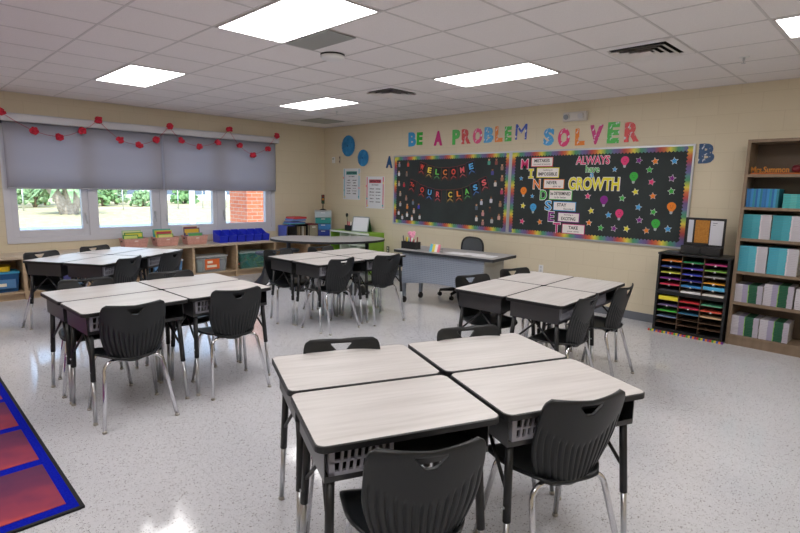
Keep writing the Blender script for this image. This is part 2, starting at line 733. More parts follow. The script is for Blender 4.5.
POMS = [
   (-5.36, 2.4530000000000003),
   (-5.014, 2.241),
   (-4.719, 2.185),
   (-4.434, 2.2920000000000003),
   (-4.211, 2.4610000000000003),
   (-3.935, 2.204),
   (-3.667, 2.149),
   (-3.411, 2.244),
   (-3.192, 2.471),
   (-3.014, 2.269),
   (-2.725, 2.1870000000000003),
   (-2.39, 2.2800000000000002),
   (-2.172, 2.516),
   (-1.992, 2.261),
   (-1.737, 2.107),
   (-1.435, 2.233),
   (-1.241, 2.482),
]

# ================================================================== SETTING
XR, YF = 10.4, -9.3
WY0, WY1, WZ0, WZ1 = -5.36, -1.22, 0.735, 2.36      # window opening in wall x=0
mb = MB().box(-0.25, XR + .2, YF - .2, 0.25, -0.2, 0)
struct('floor', mb, MT['floor'])
struct('wall_back', MB().box(-0.25, XR + .2, 0, 0.2, 0, H + .1), MT['wall_x'])
mb = MB()
mb.box(-.25, 0, YF, WY0, 0, H + .1).box(-.25, 0, WY1, 0, 0, H + .1)
mb.box(-.25, 0, WY0, WY1, 0, WZ0).box(-.25, 0, WY0, WY1, WZ1, H + .1)
struct('wall_left', mb, MT['wall_y'])
struct('wall_right', MB().box(XR, XR + .2, YF, 0, 0, H + .1), MT['wall_y'])
struct('wall_front', MB().box(-.25, XR + .2, YF - .2, YF, 0, H + .1), MT['wall_x'])
mb = MB().box(0, XR, -.012, 0, 0, .1).box(XR - .012, XR, YF, -.012, 0, .1)
struct('baseboard_back', mb, MT['base'])
GX0, GY0, G = 7.357, -0.461, 0.6096
struct('ceiling', MB().box(-.25, XR + .2, YF - .2, .25, H, H + .35), MT['ceiling'])
mb = MB()
for i in range(-12, 6):
    x = GX0 + i * G
    if 0.02 < x < XR: mb.box(x - .0085, x + .0085, YF, 0, H - .003, H)
for j in range(0, 15):
    y = GY0 - j * G
    if y > YF: mb.box(0, XR, y - .0075, y + .0075, H - .0035, H)
mb.box(0, .022, YF, 0, H - .004, H).box(0, XR, -.022, 0, H - .004, H)
struct('trim_1', mb, MT['tbar'])

# window: outer frame, mullions, four sashes with panes
mb = MB()
FX0, FX1 = -.12, .0
mb.box(FX0, .012, WY0 - .03, WY0 + .05, WZ0 - .03, WZ1)
mb.box(FX0, .012, WY1 - .05, WY1 + .03, WZ0 - .03, WZ1)
mb.box(FX0, .014, WY0 - .03, WY1 + .03, WZ0 - .03, WZ0 + .05)
mb.box(FX0, .012, WY0 - .03, WY1 + .03, WZ1 - .05, WZ1)
for ym in (-4.325, -3.285, -2.305):
    mb.box(FX0, .012, ym - .045, ym + .045, WZ0 + .05, WZ1 - .05)
wf = struct('window_1', mb, MT['frame'])
PANES = [(-5.235, -4.455), (-4.235, -3.455), (-3.205, -2.425), (-2.19, -1.385)]
SASH = [(-5.31, -4.37), (-4.28, -3.33), (-3.24, -2.35), (-2.26, -1.27)]
for k, ((a, b), (c, d)) in enumerate(zip(PANES, SASH)):
    m_ = MB()
    z0, z1, zp = WZ0 + .05, WZ1 - .05, .885
    m_.box(-.08, -.005, c, a, z0, z1).box(-.08, -.005, b, d, z0, z1)
    m_.box(-.08, -.005, a, b, z0, zp).box(-.08, -.005, a, b, z1 - .07, z1)
    s = obj('sash', m_, MT['frame'], wf, bevel=.004)
    obj('pane', MB().box(-.05, -.044, a, b, zp, z1 - .07), MT['glass'], s)
    yl = b + .045 if k < 2 else a - .04
    hd = MB().box(-.005, .008, yl - .012, yl + .012, 1.0, 1.12)
    hd.tube([(.008, yl, 1.06), (.03, yl, 1.06), (.035, yl, 1.0), (.035, yl, .955)], .008, 8)
    obj('latch', hd, MT['steel'], s)

# ------------------------------------------------------------------ outdoors
grass = noise_mat('dry_grass', 'a8a078', 'c9bf98', 3, rough=0.95, lo=.3, hi=.7, bump=.4)
def field():
    nx, ny = 30, 30
    vs, fs = [], []
    for i in range(nx + 1):
        x = -1.2 - (i / nx) ** 1.5 * 60
        for j in range(ny + 1):
            y = -50 + 100 * j / ny
            t = min(1, max(0, (-x - 11) / 22))
            z = -.35 + .15 * t * t * (3 - 2 * t)
            vs.append((x, y, z))
    for i in range(nx):
        for j in range(ny):
            a = i * (ny + 1) + j
            fs.append((a, a + 1, a + ny + 2, a + ny + 1))
    return MB().add(vs, fs, 0, True)
g = struct('ground', field(), grass)
struct('path', MB().box(-15.2, -1.2, -50, 50, -.36, -.32), noise_mat('concrete_path', 'bcbcba', 'cfcfcc', 2, rough=.9))
struct('kerb', MB().box(-15.5, -15.2, -50, 50, -.36, -.22), mat('kerb_blue_grey', '8e9cb4', .8))
leafm = [noise_mat('leaves_%d' % k, a, b, 4, rough=.8, lo=.3, hi=.7) for k, (a, b) in enumerate([('3f6b3c', '7fa36a'), ('53794f', '9ab98a'), ('6b8f6b', 'b5c9a4')])]
def shrub(c, r, h, m, label, n=150):
    rnd = random.Random(int(c[1] * 100))
    b = MB()
    for k in range(n):
        a, q = rnd.uniform(0, 2 * PI), rnd.uniform(0, 1) ** .5
        z = rnd.uniform(.15, 1)
        rr = rnd.uniform(.1, .2) * r
        b.ball((q * r * math.cos(a) * (1.1 - .5 * z), q * r * math.sin(a) * (1.1 - .5 * z), z * h - rr * .3), rr, 6, 0, jit=.4, rnd=rnd)
    t = thing('shrub', label, 'shrub', c, 0, 'shrubs at the far edge of the field')
    obj('foliage', b, m, t)
    tk = MB()
    for a in range(3):
        tk.tube([(0, 0, -.3), (.3 * math.cos(a * 2.1), .3 * math.sin(a * 2.1), h * .6)], .07, 7)
    obj('stem', tk, pm('6e5d4a', .9), t)
for k, (x, y, r, h, lab) in enumerate([
        (-32, -1.2, 1.1, 2.6, 'dark green shrub beyond the field at the left edge of the first pane'),
        (-33, 1.0, 1.0, 2.4, 'green shrub beyond the field in the middle of the first pane'),
        (-32, 3.1, 1.0, 2.2, 'pale green shrub right of the palm seen through the first pane'),
        (-34, 5.4, 1.0, 2.2, 'low shrub beyond the field at the left of the second pane'),
        (-33, 7.7, .8, 1.2, 'small shrub seen through the right half of the second pane'),
        (-36, 0.0, 1.1, 3.0, 'tall shrub of the rear row between the two dark shrubs'),
        (-36.5, 2.3, 1.1, 3.0, 'tall shrub of the rear row behind the palm'),
        (-37, 4.6, 1.1, 2.8, 'tall shrub of the rear row at the right of the first pane'),
        (-37, 7.2, 1.0, 2.0, 'rear-row shrub behind the second pane'),
        (-38, 13.0, 1.2, 1.4, 'distant shrub seen through the third pane')]):
    shrub((x, y, -.25), r, h, leafm[k % 3], lab)
t = thing('palm_tree', 'pale thick-trunked palm standing in the sunlit field outside the first pane', 'tree', (-25, 1.1, -.2))
b = MB()
for a in (-.9, 0, .8):
    b.tube([(0, 0, -.2), (0, a * .4, .7), (0, a * 1.1, 1.7)], .22, 9, radii=[.42, .3, .2])
obj('trunk', b, noise_mat('palm_bark', '9a8d84', 'bdb2aa', 9, rough=.9), t)
b = MB()
for k in range(26):
    a = 2 * PI * k / 26 + .1
    e = .5 + .5 * ((k * 7) % 5) / 4
    L = 2.1
    p0 = Vector((0, 0, 1.5)); d = Vector((math.cos(a), math.sin(a), 0)); s_ = Vector((-math.sin(a), math.cos(a), 0))
    q = [p0 + d * L * u + Vector((0, 0, e * 2.0 * u - 1.9 * u * u)) for u in (0, .3, .6, 1)]
    w = [.06, .22, .18, .02]
    vs = []
    for p, ww in zip(q, w): vs += [p - s_ * ww, p + Vector((0, 0, .04)), p + s_ * ww]
    fs = []
    for i in range(3):
        o_ = i * 3
        fs += [(o_, o_ + 1, o_ + 4, o_ + 3), (o_ + 1, o_ + 2, o_ + 5, o_ + 4)]
    b.add(vs, fs)
obj('fronds', b, leafm[1], t)
t = thing('chain_link_fence', 'thin metal fence running along the far edge of the field outside', 'fence', (-28.5, 0, -.2))
for k in range(16):
    y = -4 + k * 1.8
    obj('post', MB().tube([(0, y, -.3), (0, y, 1.5)], .035, 8), MT['steel'], t)
rl = MB().tube([(0, -4, 1.5), (0, 23, 1.5)], .025, 8).tube([(0, -4, .1), (0, 23, .1)], .015, 8)
obj('rail', rl, MT['steel'], t)
t = thing('brick_column', 'red brick column standing outside the right-hand pane', 'column', (-4.0, .427, -.35))
mb = MB().box(-.95, 0, 0, .75, .12, 3.6)
obj('shaft', mb, MT['brick'], t)
obj('plinth', MB().box(-1.0, .05, -.05, .8, -.02, .12), pm('b8b0a4', .8), t)
t = thing('white_post', 'slim white post standing outside the third pane', 'post', (-3.0, -1.49, -.35))
obj('shaft', MB().box(-.045, .045, -.05, .05, .02, 3.4), MT['white'], t)
obj('foot_plate', MB().box(-.1, .1, -.1, .1, -.02, .02), MT['white'], t)
t = thing('school_outbuilding', 'long pale building far away behind the field', 'building', (-52, 19, -.2))
obj('wall', MB().box(-4, 4, -9, 13, -.1, 3.2), pm('c8cdd8', .8), t)
obj('roof', MB().box(-4.4, 4.4, -9.4, 13.4, 3.2, 3.5), pm('9aa4b4', .7), t)
for k in range(6):
    y = -8 + k * 3.4
    obj('window', MB().box(4, 4.05, y, y + 1.8, .6, 1.8), pm('5a6a80', .2), t)

# ================================================================== CEILING FIXTURES
lampm = bpy.data.materials.new('lit_light_panel')
lampm.use_nodes = True
bb = lampm.node_tree.nodes['Principled BSDF']
bb.inputs['Base Color'].default_value = (.9, .9, .9, 1)
bb.inputs['Emission Color'].default_value = (1.0, 0.975, 0.965, 1)
bb.inputs['Emission Strength'].default_value = LAMP
def light(i, j, label):
    x0, x1 = GX0 + i * G, GX0 + (i + 2) * G
    y1, y0 = GY0 - j * G, GY0 - (j + 1) * G
    t = thing('ceiling_light', label, 'light', ((x0 + x1) / 2, (y0 + y1) / 2, H), 0, 'recessed ceiling light panels')
    hx, hy = (x1 - x0) / 2 - .012, (y1 - y0) / 2 - .012
    e = .018
    fr = MB().box(-hx, hx, -hy, -hy + e, -.008, 0).box(-hx, hx, hy - e, hy, -.008, 0)
    fr.box(-hx, -hx + e, -hy + e, hy - e, -.008, 0).box(hx - e, hx, -hy + e, hy - e, -.008, 0)
    obj('frame', fr, MT['tbar'], t)
    obj('diffuser', MB().box(-hx + e, hx - e, -hy + e, hy - e, -.006, -.001), lampm, t)
light(-4, 6, 'large lit ceiling panel nearest the camera, cut by the top of the picture')
light(-9, 6, 'lit ceiling panel near the window wall, leftmost in view')
light(-9, 2, 'small lit ceiling panel closest to the far corner of the room')
light(-4, 2, 'lit ceiling panel in front of the problem solver lettering')
light(1, 2, 'lit ceiling panel cut by the right edge of the picture')
for i in (-9, -4, 1):
    light(i, 10, 'lit ceiling panel behind the camera')
light(1, 6, 'lit ceiling panel overhead of the camera')

def vent(x, y, label):
    t = thing('ceiling_vent', label, 'vent', (x, y, H), 0, 'square ceiling air diffusers')
    def ring(b, h0, z0, h1, z1):
        vs = [(sx * h0, sy * h0, z0) for sx, sy in ((-1, -1), (1, -1), (1, 1), (-1, 1))] + [(sx * h1, sy * h1, z1) for sx, sy in ((-1, -1), (1, -1), (1, 1), (-1, 1))]
        b.add(vs, [(k, (k + 1) % 4, (k + 1) % 4 + 4, k + 4) for k in range(4)])
        vs2 = [(v[0], v[1], v[2] + .003) for v in vs]
        b.add(vs2, [(k, (k + 1) % 4, (k + 1) % 4 + 4, k + 4) for k in range(4)])
    b = MB(); ring(b, .292, -.006, .235, -.01); ring(b, .235, -.01, .225, -.004)
    obj('frame', b, MT['ceiling'], t)
    obj('duct_shade_plate', MB().box(-.235, .235, -.235, .235, -.003, -.001), pm('1c1c1c', .9), t)  # flat near-black plate; the shade inside the duct is put into its colour
    for h in (.222, .165, .108):
        b = MB(); ring(b, h, -.03, h - .05, -.008)
        obj('louvre', b, pm('e4e0de', .5), t)
    obj('centre_plate', MB().box(-.055, .055, -.055, .055, -.026, -.02), pm('e4e0de', .5), t)
vent(GX0 - .5 * G, GY0 - 2.5 * G, 'near square ceiling vent above the long board')
vent(GX0 - 5.5 * G, GY0 - 2.5 * G, 'far square ceiling vent between two light panels')
t = thing('ceiling_grille', 'flat grey perforated panel hanging just below the ceiling beside the largest light', 'grille', (5.25, -3.985, H))
obj('panel', MB().box(-.285, .285, -.135, .135, -.014, -.008), pm('9a9c98', .5), t)
obj('backing', MB().box(-.27, .27, -.12, .12, -.008, -.002), pm('3a3a3a', .9), t)  # dark slab colouring in the shadow gap between panel and ceiling
t = thing('ceiling_grille', 'flat grey panel in the ceiling at the far corner above the window wall', 'grille', (GX0 - 10.5 * G, GY0 - .5 * G, H))
obj('panel', MB().box(-.28, .28, -.28, .28, -.012, -.004), pm('a6a8a4', .5), t)
t = thing('wireless_access_point', 'round white dome mounted under the ceiling beside the large light panel', 'ceiling dome', (4.94, -3.62, H))
obj('mount', MB().lathe([(.1, -.012), (.11, -.002)]), pm('2a2a2a', .6), t)
obj('dome', MB().lathe([(.0001, -.052), (.06, -.05), (.1, -.04), (.11, -.025), (.105, -.014)], n=28), MT['white'], t)
for x, y, lab in ((7.6, -1.26, 'small sprinkler head in the ceiling near the bookcase end'), (2.15, -1.38, 'small sprinkler head in the ceiling by the small far light')):
    t = thing('sprinkler_head', lab, 'sprinkler', (x, y, H), 0, 'ceiling sprinkler heads')
    obj('plate', MB().lathe([(.035, -.006), (.04, -.002)]), MT['white'], t)
    obj('head', MB().lathe([(.01, -.006), (.01, -.03), (.004, -.035), (.004, -.05), (.018, -.052), (.018, -.055)][::-1], n=12), MT['steel'], t)

# ================================================================== WINDOW WALL
def blind(y0, y1, label):
    t = thing('roller_blind', label, 'blind', (0.07, (y0 + y1) / 2, 2.35), 0, 'grey roller blinds')
    h = (y1 - y0) / 2
    n = 60
    vs, fs = [], []
    for i in range(n + 1):
        y = -h + 2 * h * i / n
        dx = .006 * math.sin(3.1 * PI * i / n + 1) + .003 * math.sin(9 * i / n)
        for z, q in ((-.01, .2), (-.3, .8), (-.6, 1), (-.872, 1)):
            vs.append((dx * q, y, z))
    for i in range(n):
        for k in range(3):
            a = i * 4 + k
            fs.append((a, a + 1, a + 5, a + 4))
    fab = obj('fabric', MB().add(vs, fs, 0, True), MT['blind'], t)
    sm_ = fab.modifiers.new('thickness', 'SOLIDIFY'); sm_.thickness = .002
    obj('hem_bar', MB().box(-.008, .008, -h, h, -.89, -.87), pm('a6a7b0', .5), t, bevel=.003)
    obj('roller', MB().tube([(-.015, -h + .01, .03), (-.015, h - .01, .03)], .022, 14), pm('9b9ca4', .6), t)
blind(-5.345, -3.29, 'wide grey roller blind over the left half of the window')
blind(-3.27, -1.2, 'wide grey roller blind over the right half of the window')
mb = MB()
mb.box(.135, .142, -5.36, -1.17, 2.352, 2.455).box(0, .142, -5.36, -1.17, 2.45, 2.458).box(0, .142, -5.366, -5.36, 2.352, 2.458).box(0, .142, -1.17, -1.164, 2.352, 2.458)
vl = obj('blind_valance', mb, pm('c9cad0', .4))
tag(vl, 'long pale metal valance across the top of both roller blinds', 'valance')

t = thing('pom_pom_garland', 'red pom-pom garland on a string looped across the top of the window blinds', 'garland', (0, -3.3, 2.3))
rnd = random.Random(3)
redm = noise_mat('red_tissue', 'c01c34', 'd8304a', 30, rough=.7)
string = MB()
for a, b in zip(POMS[:-1], POMS[1:]):
    pa, pb = Vector((.155, a[0] + 3.3, a[1] - 2.3)), Vector((.155, b[0] + 3.3, b[1] - 2.3))
    md = (pa + pb) / 2 - Vector((0, 0, .012))
    string.tube([pa, md, pb], .003, 5)
obj('string', string, pm('b83046', .7), t)
for (y, z) in POMS:
    b = MB()
    c = (.19, y + 3.3, z - 2.3)
    b.ball(c, .036, 8)
    for q in range(16):
        d = Vector((rnd.uniform(-1, 1), rnd.uniform(-1, 1), rnd.uniform(-1, 1))).normalized()
        b.ball(Vector(c) + d * .034, .024, 6, jit=.35, rnd=rnd, sq=(1, 1.1, 1))
    obj('pom_pom', b, redm, t)

# low cabinets under the window
CH, CD = .585, .50
ctp = obj('counter_top', MB().box(0.001, CD + .02, -9.0, -.02, CH - .04, CH), MT['ctop'], bevel=.004)
tag(ctp, 'long beige laminate counter top running below the window', 'counter')
PY = [-9.0, -8.34, -7.58, -6.82, -6.06, -5.30, -4.54, -3.78, -3.02, -2.26, -1.50, -.74, -.02]
for k in range(3, len(PY) - 1):
    a, b = PY[k], PY[k + 1]
    lab = {4: 'low open cabinet bay holding the yellow lidded box, at the left edge of view', 5: 'low open cabinet bay hidden behind the back-left desks',
           6: 'low open cabinet bay behind the far-left desk group', 7: 'low open cabinet bay below the middle pink bin',
           8: 'low open cabinet bay holding the storage box with an orange label', 9: 'low open cabinet bay holding the box of colourful toys',
           10: 'low open cabinet bay behind the black wobble stool', 11: 'low open cabinet bay in the room corner', 3: 'low open cabinet bay just outside the left edge of the picture'}.get(k, 'low open cabinet bay')
    t = thing('low_cabinet', lab, 'cabinet', (0, (a + b) / 2, 0), 0, 'open cabinets under the window')
    h = (b - a) / 2
    obj('side_panel', MB().box(.005, CD, -h, -h + .02, 0, CH - .04), MT['cabinet'], t)
    obj('side_panel', MB().box(.005, CD, h - .02, h, 0, CH - .04), MT['cabinet'], t)
    obj('bottom_shelf', MB().box(.005, CD, -h + .02, h - .02, .085, .11), MT['cabinet'], t)
    obj('back_panel', MB().box(.005, .02, -h + .02, h - .02, .11, CH - .04), MT['cabinet'], t)
    obj('toe_kick', MB().box(CD - .06, CD - .045, -h + .02, h - .02, 0, .085), MT['cabinet'], t)

def tote(x, y, z, sx, sy, h, body, lidc, label, lab=None, fill=()):
    """storage box with lid; long side along y"""
    t = thing('storage_box', label, 'storage box', (x, y, z))
    b = MB()
    def shell(x0, y0, x1, y1, z0, z1, w):
        lo = rrect(-x0, x0, -y0, y0, .03, 3); hi = rrect(-x1, x1, -y1, y1, .03, 3)
        li = rrect(-x0 + w, x0 - w, -y0 + w, y0 - w, .03, 3); ii = rrect(-x1 + w, x1 - w, -y1 + w, y1 - w, .03, 3)
        n = len(lo)
        vs = [(p[0], p[1], z0) for p in lo] + [(p[0], p[1], z1) for p in hi] + [(p[0], p[1], z1) for p in ii] + [(p[0], p[1], z0 + w) for p in li]
        fs = [tuple(range(n))[::-1], tuple(range(3 * n, 4 * n))]
        for r in range(3):
            for k in range(n):
                j = (k + 1) % n
                fs.append((r * n + k, r * n + j, (r + 1) * n + j, (r + 1) * n + k))
        b.add(vs, fs)
    shell(sx / 2 * .88, sy / 2 * .92, sx / 2, sy / 2, 0, h - .02, .004)
    obj('tub', b, body, t)
    lid = MB().prism(rrect(-sx / 2 - .008, sx / 2 + .008, -sy / 2 - .008, sy / 2 + .008, .035, 4), h - .02, h)
    lid.prism(rrect(-sx / 2 + .03, sx / 2 - .03, -sy / 2 + .03, sy / 2 - .03, .03, 4), h, h + .008)
    obj('lid', lid, lidc, t)
    if lab:
        a = lab
        lb = MB().box(sx / 2 - .004, sx / 2 + .003, a[0], a[1], a[2], a[3])
        l = obj('label', lb, a[4], t)
        if len(a) > 5:
            bb_ = MB()
            for q in a[5]:
                bb_.box(sx / 2 + .002, sx / 2 + .005, q[0], q[1], q[2], q[3])
            obj('label_print', bb_, pm('f0e6d0'), l)
    for k, (fy0, fy1, fx, fh, c) in enumerate(fill):
        obj('contents', MB().box(-sx / 2 * .7, fx, fy0, fy1, .008, fh), c, t, bevel=.006)
    return t
blu = clear_plastic('blue_clear_plastic', '2a5a8c', .8)
clr = clear_plastic('clear_plastic', 'b4bcbc', .42)
sh = .111
t = tote(.29, -5.60, sh, .3, .5, .265, blu, pm('3f9ac0', .35), 'blue storage box with light blue lid in the cabinet at the left edge', (-.1, .2, .05, .17, pm('4f80b0'), [(-.06, .1, .08, .12)]))
b = MB()
b.prism(rrect(-.13, .13, -.2, .2, .06), 0, .055)
b.prism(rrect(-.14, .14, -.21, .21, .06), .055, .065)
o = obj('yellow_tray', b, pm('d9b520', .4), loc=(.29, -5.64, sh + .274)); tag(o, 'yellow lidded tray lying on the blue storage box', 'tray')
tote(.30, -4.9, sh, .3, .45, .24, clear_plastic('purple_clear_plastic', '5a5a90', .85), pm('8890b0', .35), 'purplish storage box in the cabinet behind the far-left desk leg')
tote(.29, -4.15, sh, .3, .5, .22, clear_plastic('blue_tub_plastic', '4a78c0', .85), pm('b43a68', .35), 'blue storage box with magenta lid behind the back-left desks')
tote(.29, -3.4, sh, .3, .46, .25, clear_plastic('sky_tub_plastic', '6a98c8', .8), pm('dcdce0', .35), 'pale blue storage box in the cabinet below the pink bins')
tote(.31, -2.69, sh, .32, .55, .27, clr, pm('a8acac', .4), 'clear storage box with orange label in the cabinet below the blue bins',
     (-.13, .12, .05, .22, pm('d8662c'), [(-.09, 0, .15, .19), (-.1, .07, .08, .12)]),
     [(-.23, -.15, .1, .18, pm('5c8a7c')), (.14, .23, .1, .2, pm('6a6a96')), (-.14, .12, .1, .2, pm('b09a86'))])
t = tote(.31, -1.93, sh, .32, .52, .29, clear_plastic('teal_clear_plastic', '5a9a90', .45), pm('9fb0ae', .4), 'clear teal storage box of colourful toys in the cabinet by the wobble stool')
rr_ = random.Random(5)
for k in range(16):
    c = ['d8c83a', 'c84a3a', '3a8ab8', 'd8883a', '6ab85a', 'b0b0c0'][k % 6]
    L_ = rr_.uniform(.04, .09); y = rr_.uniform(-.19, .19); z = rr_.uniform(.03, .2)
    obj('toy', MB().obox((rr_.uniform(.04, .1), y, z), (.02, L_, .012), Matrix.Rotation(rr_.uniform(-1.2, 1.2), 3, 'X')), pm(c), t, bevel=.004)

# bins on the counter
def pink_bin(y, label, books):
    t = thing('book_bin', label, 'bin', (.27, y, CH), 0, 'pink bins on the counter')
    b = MB()
    def R4(h, w, z): return [(-h, -w, z), (h, -w, z), (h, w, z), (-h, w, z)]
    rows = [R4(.10, .155, 0), R4(.12, .178, .135), R4(.127, .185, .135), R4(.127, .185, .142), R4(.115, .173, .142), R4(.095, .15, .006)]
    vs = sum(rows, [])
    fs = [(3, 2, 1, 0), (20, 21, 22, 23)]
    for r in range(5):
        for k in range(4):
            j = (k + 1) % 4
            fs.append((r * 4 + k, r * 4 + j, r * 4 + 4 + j, r * 4 + 4 + k))
    b.add(vs, fs)
    bo = obj('tub', b, noise_mat('pink_plastic', 'c99488', 'd8a598', 40, rough=.5), t, bevel=.003)
    obj('handle_slot', MB().box(.111, .1225, -.025, .025, .098, .113), pm('e8d8d4'), bo)
    obj('handle_slot', MB().box(-.03, .03, -.18, -.174, .09, .11), pm('4a3430'), bo)
    for k, (dy, w, h, tilt, c1, c2) in enumerate(books):
        bk = thing('picture_book', '', 'book', (.22 + .013 * k, y + dy, CH + .012), 0, 'picture books in the pink bins')
        rt_ = Matrix.Rotation(tilt, 3, 'Y')
        cv = MB().obox(rt_ @ Vector((0, 0, h / 2)), (.004, w / 2, h / 2), rt_)
        obj('cover', cv, c1, bk)
        pic = MB().obox(rt_ @ Vector((.0045, 0, h * .8)), (.0012, w * .44, h * .13), rt_)
        pic.obox(rt_ @ Vector((.0045, -w * .2, h * .6)), (.0012, w * .18, h * .05), rt_)
        obj('cover_picture', pic, c2, bk)
        bk['label'] = BOOKLAB.pop(0)
BOOKLAB = ['pale green picture book at the back of the left pink bin', 'yellow and green picture book in the middle of the left pink bin', 'bright green picture book at the front of the left pink bin',
           'teal picture book at the back of the middle pink bin', 'yellow picture book with red in the middle pink bin', 'low light green picture book at the front of the middle pink bin',
           'white and dark picture book standing tallest in the right pink bin', 'yellow and purple picture book in the right pink bin', 'low grey picture book at the front of the right pink bin']
pink_bin(-3.85, 'pink bin of green picture books, leftmost on the counter', [(0, .28, .25, -.15, pm('a8c4a0'), pm('d8d8a0')), (.02, .27, .215, -.12, pm('5aa048'), pm('e0d84a')), (-.03, .22, .18, -.1, pm('3f8f4a'), pm('cfe07a'))])
pink_bin(-3.375, 'pink bin of yellow picture books, middle of three on the counter', [(-.02, .28, .25, -.15, pm('48a0a0'), pm('98c880')), (0, .26, .225, -.1, pm('d8cc3a'), pm('b83a50')), (.02, .25, .17, -.1, pm('6ab04a'), pm('e0e08a'))])
pink_bin(-2.895, 'pink bin of tall picture books, next to the blue bins', [(-.03, .26, .29, -.16, pm('e4e0d8'), pm('8a3a3a')), (-.02, .27, .25, -.12, pm('50406a'), pm('e0b83a')), (.03, .25, .17, -.1, pm('8a9aa0'), pm('5ab060'))])
blm = mat('royal_blue_plastic', '2433c8', .35)
for k in range(6):
    y = -2.45 + k * .163
    lab = ['leftmost', 'second from left', 'third from left', 'fourth from left', 'fifth from left', 'rightmost'][k]
    t = thing('book_tub', 'bright blue plastic tub, %s of the six on the counter' % lab, 'tub', (.29 - .004 * k, y, CH), 0, 'blue tubs on the counter')
    b = MB()
    w = .069
    pr_ = [(-.13, 0), (.13, 0), (.15, .115), (.02, .135), (-.13, .2)]
    for s in (-1, 1):
        b.prism([(p[0], p[1]) for p in pr_], s * w - .0015, s * w + .0015, ax='y')
    b.box(.0, .003, 0, 0, 0, 0) if False else None
    def slab(p, q, th):
        d = Vector((q[0] - p[0], 0, q[1] - p[1])); n_ = Vector((-d.z, 0, d.x)).normalized() * th
        P0, Q0 = Vector((p[0], 0, p[1])), Vector((q[0], 0, q[1]))
        vs = []
        for yy in (-w, w):
            for v in (P0, Q0, Q0 + n_, P0 + n_): vs.append((v.x, yy, v.z))
        b.add(vs, [(0, 1, 2, 3), (4, 7, 6, 5), (0, 4, 5, 1), (1, 5, 6, 2), (2, 6, 7, 3), (3, 7, 4, 0)])
    slab((-.13, 0), (.13, 0), .003); slab((.13, 0), (.15, .115), .003); slab((-.13, .2), (-.13, 0), .003)
    obj('tub', b, blm, t)
    obj('front_lip', MB().box(.14, .158, -w - .002, w + .002, .108, .118), blm, t, bevel=.003)

# ================================================================== CORNER: organizer, bin, drawers, traffic light
t = thing('file_sorter', 'black-framed file sorter with upright folders on the corner counter', 'file sorter', (.25, -.84, CH))
b = MB().box(-.15, .15, -.13, -.12, 0, .25).box(-.15, .15, .12, .13, 0, .25).box(-.15, .15, -.12, .12, 0, .01).box(-.15, -.14, -.12, .12, .01, .25).box(-.15, .15, -.13, .13, .25, .262)
obj('frame', b, MT['black'], t)
for k in range(5):
    obj('folder', MB().box(-.13, .13, -.1 + k * .045, -.085 + k * .045, .011, .22), pm(['8a7c64', 'a89a80', '6e6350', 'd8d4c8', '9a8c70'][k]), t)
for k, (z, w, c, rz, lab) in enumerate([(.0, .34, '5aa8b8', .03, 'teal folder at the bottom of the pile on the file sorter'), (.022, .33, '5a6ab0', -.05, 'blue folder in the pile on the file sorter'),
                                   (.062, .30, '6a8cc8', .04, 'thick light blue folder in the pile on the file sorter'), (.1, .3, 'c83a40', .1, 'red folder on top of the pile on the file sorter')]):
    o = obj('folder_binder', MB().box(-.13, .13, -w / 2, w / 2, 0, .02 if k < 2 else .036), pm(c), loc=(.25, -.93 + .02 * k, CH + .263 + z), rot=(0, 0, rz), bevel=.004)
    tag(o, lab, 'folder', 'folders piled on the file sorter')
t = thing('hanging_folder_bag', 'blue plastic document wallet leaning against the left of the file sorter', 'document wallet', (.25, -1.1, CH))
obj('pouch', MB().box(-.14, .14, -.09, -.075, .0, .24).box(-.14, .14, -.075, .06, 0, .01), pm('4a5ab0', .4), t, bevel=.003)
obj('flap', MB().box(-.14, .142, -.075, .1, .232, .24), pm('4a5ab0', .4), t)
t = thing('fabric_storage_cube', 'grey-beige bin with a maroon lid beside the drawer tower', 'bin', (.27, -.585, CH))
obj('body', MB().box(-.14, .15, -.1, .1, 0, .24), noise_mat('linen_fabric', '9c9680', 'aaa48e', 60, rough=.9), t, bevel=.006)
obj('lid', MB().box(-.145, .155, -.105, .105, .24, .262), pm('7a3038', .6), t, bevel=.004)
obj('pull_tab', MB().box(.15, .158, -.04, .04, .185, .215), pm('dcdad0'), t, bevel=.003)
fr = MB().box(.151, .156, -.105, -.095, 0, .24).box(.151, .156, .095, .105, 0, .24).box(.151, .156, -.095, .095, 0, .01)
obj('edge_binding', fr, MT['black'], t)
t = thing('drawer_tower', 'clear drawer tower with teal to blue drawers in the room corner', 'drawers', (.3, -.27, CH), math.radians(54))
fr = MB().box(-.165, .165, -.15, -.142 + .29, 0, .012).box(-.165, -.155, -.15, .148, .012, .5).box(.155, .165, -.15, .148, .012, .5).box(-.165, .165, -.15, .148, .5, .515)
fr.box(-.155, .155, .14, .148, .012, .5)
obj('frame', fr, pm('c4ccd0', .35), t)
for k, c in enumerate(['2a3f9c', '3a7fc0', '2a9490', 'b4c2c8']):
    z = .018 + k * .121
    d = obj('drawer', MB().box(-.15, .15, -.165, .12, z, z + .112), pm(c, .35), t, bevel=.005)
    obj('drawer_pull', MB().box(-.04, .04, -.175, -.165, z + .085, z + .1), pm('e4e8ea', .3), d, bevel=.002)
t = thing('traffic_light', 'small black toy traffic light standing on the drawer tower', 'traffic light', (.3, -.27, CH + .516), math.radians(54))
obj('base', MB().lathe([(.07, 0), (.07, .012), (.02, .03)]), MT['black'], t)
obj('pole', MB().tube([(0, 0, .02), (0, 0, .13)], .009), MT['black'], t)
hb = obj('housing', MB().box(-.032, .032, -.032, .032, .13, .31), pm('26241f', .5), t, bevel=.008)
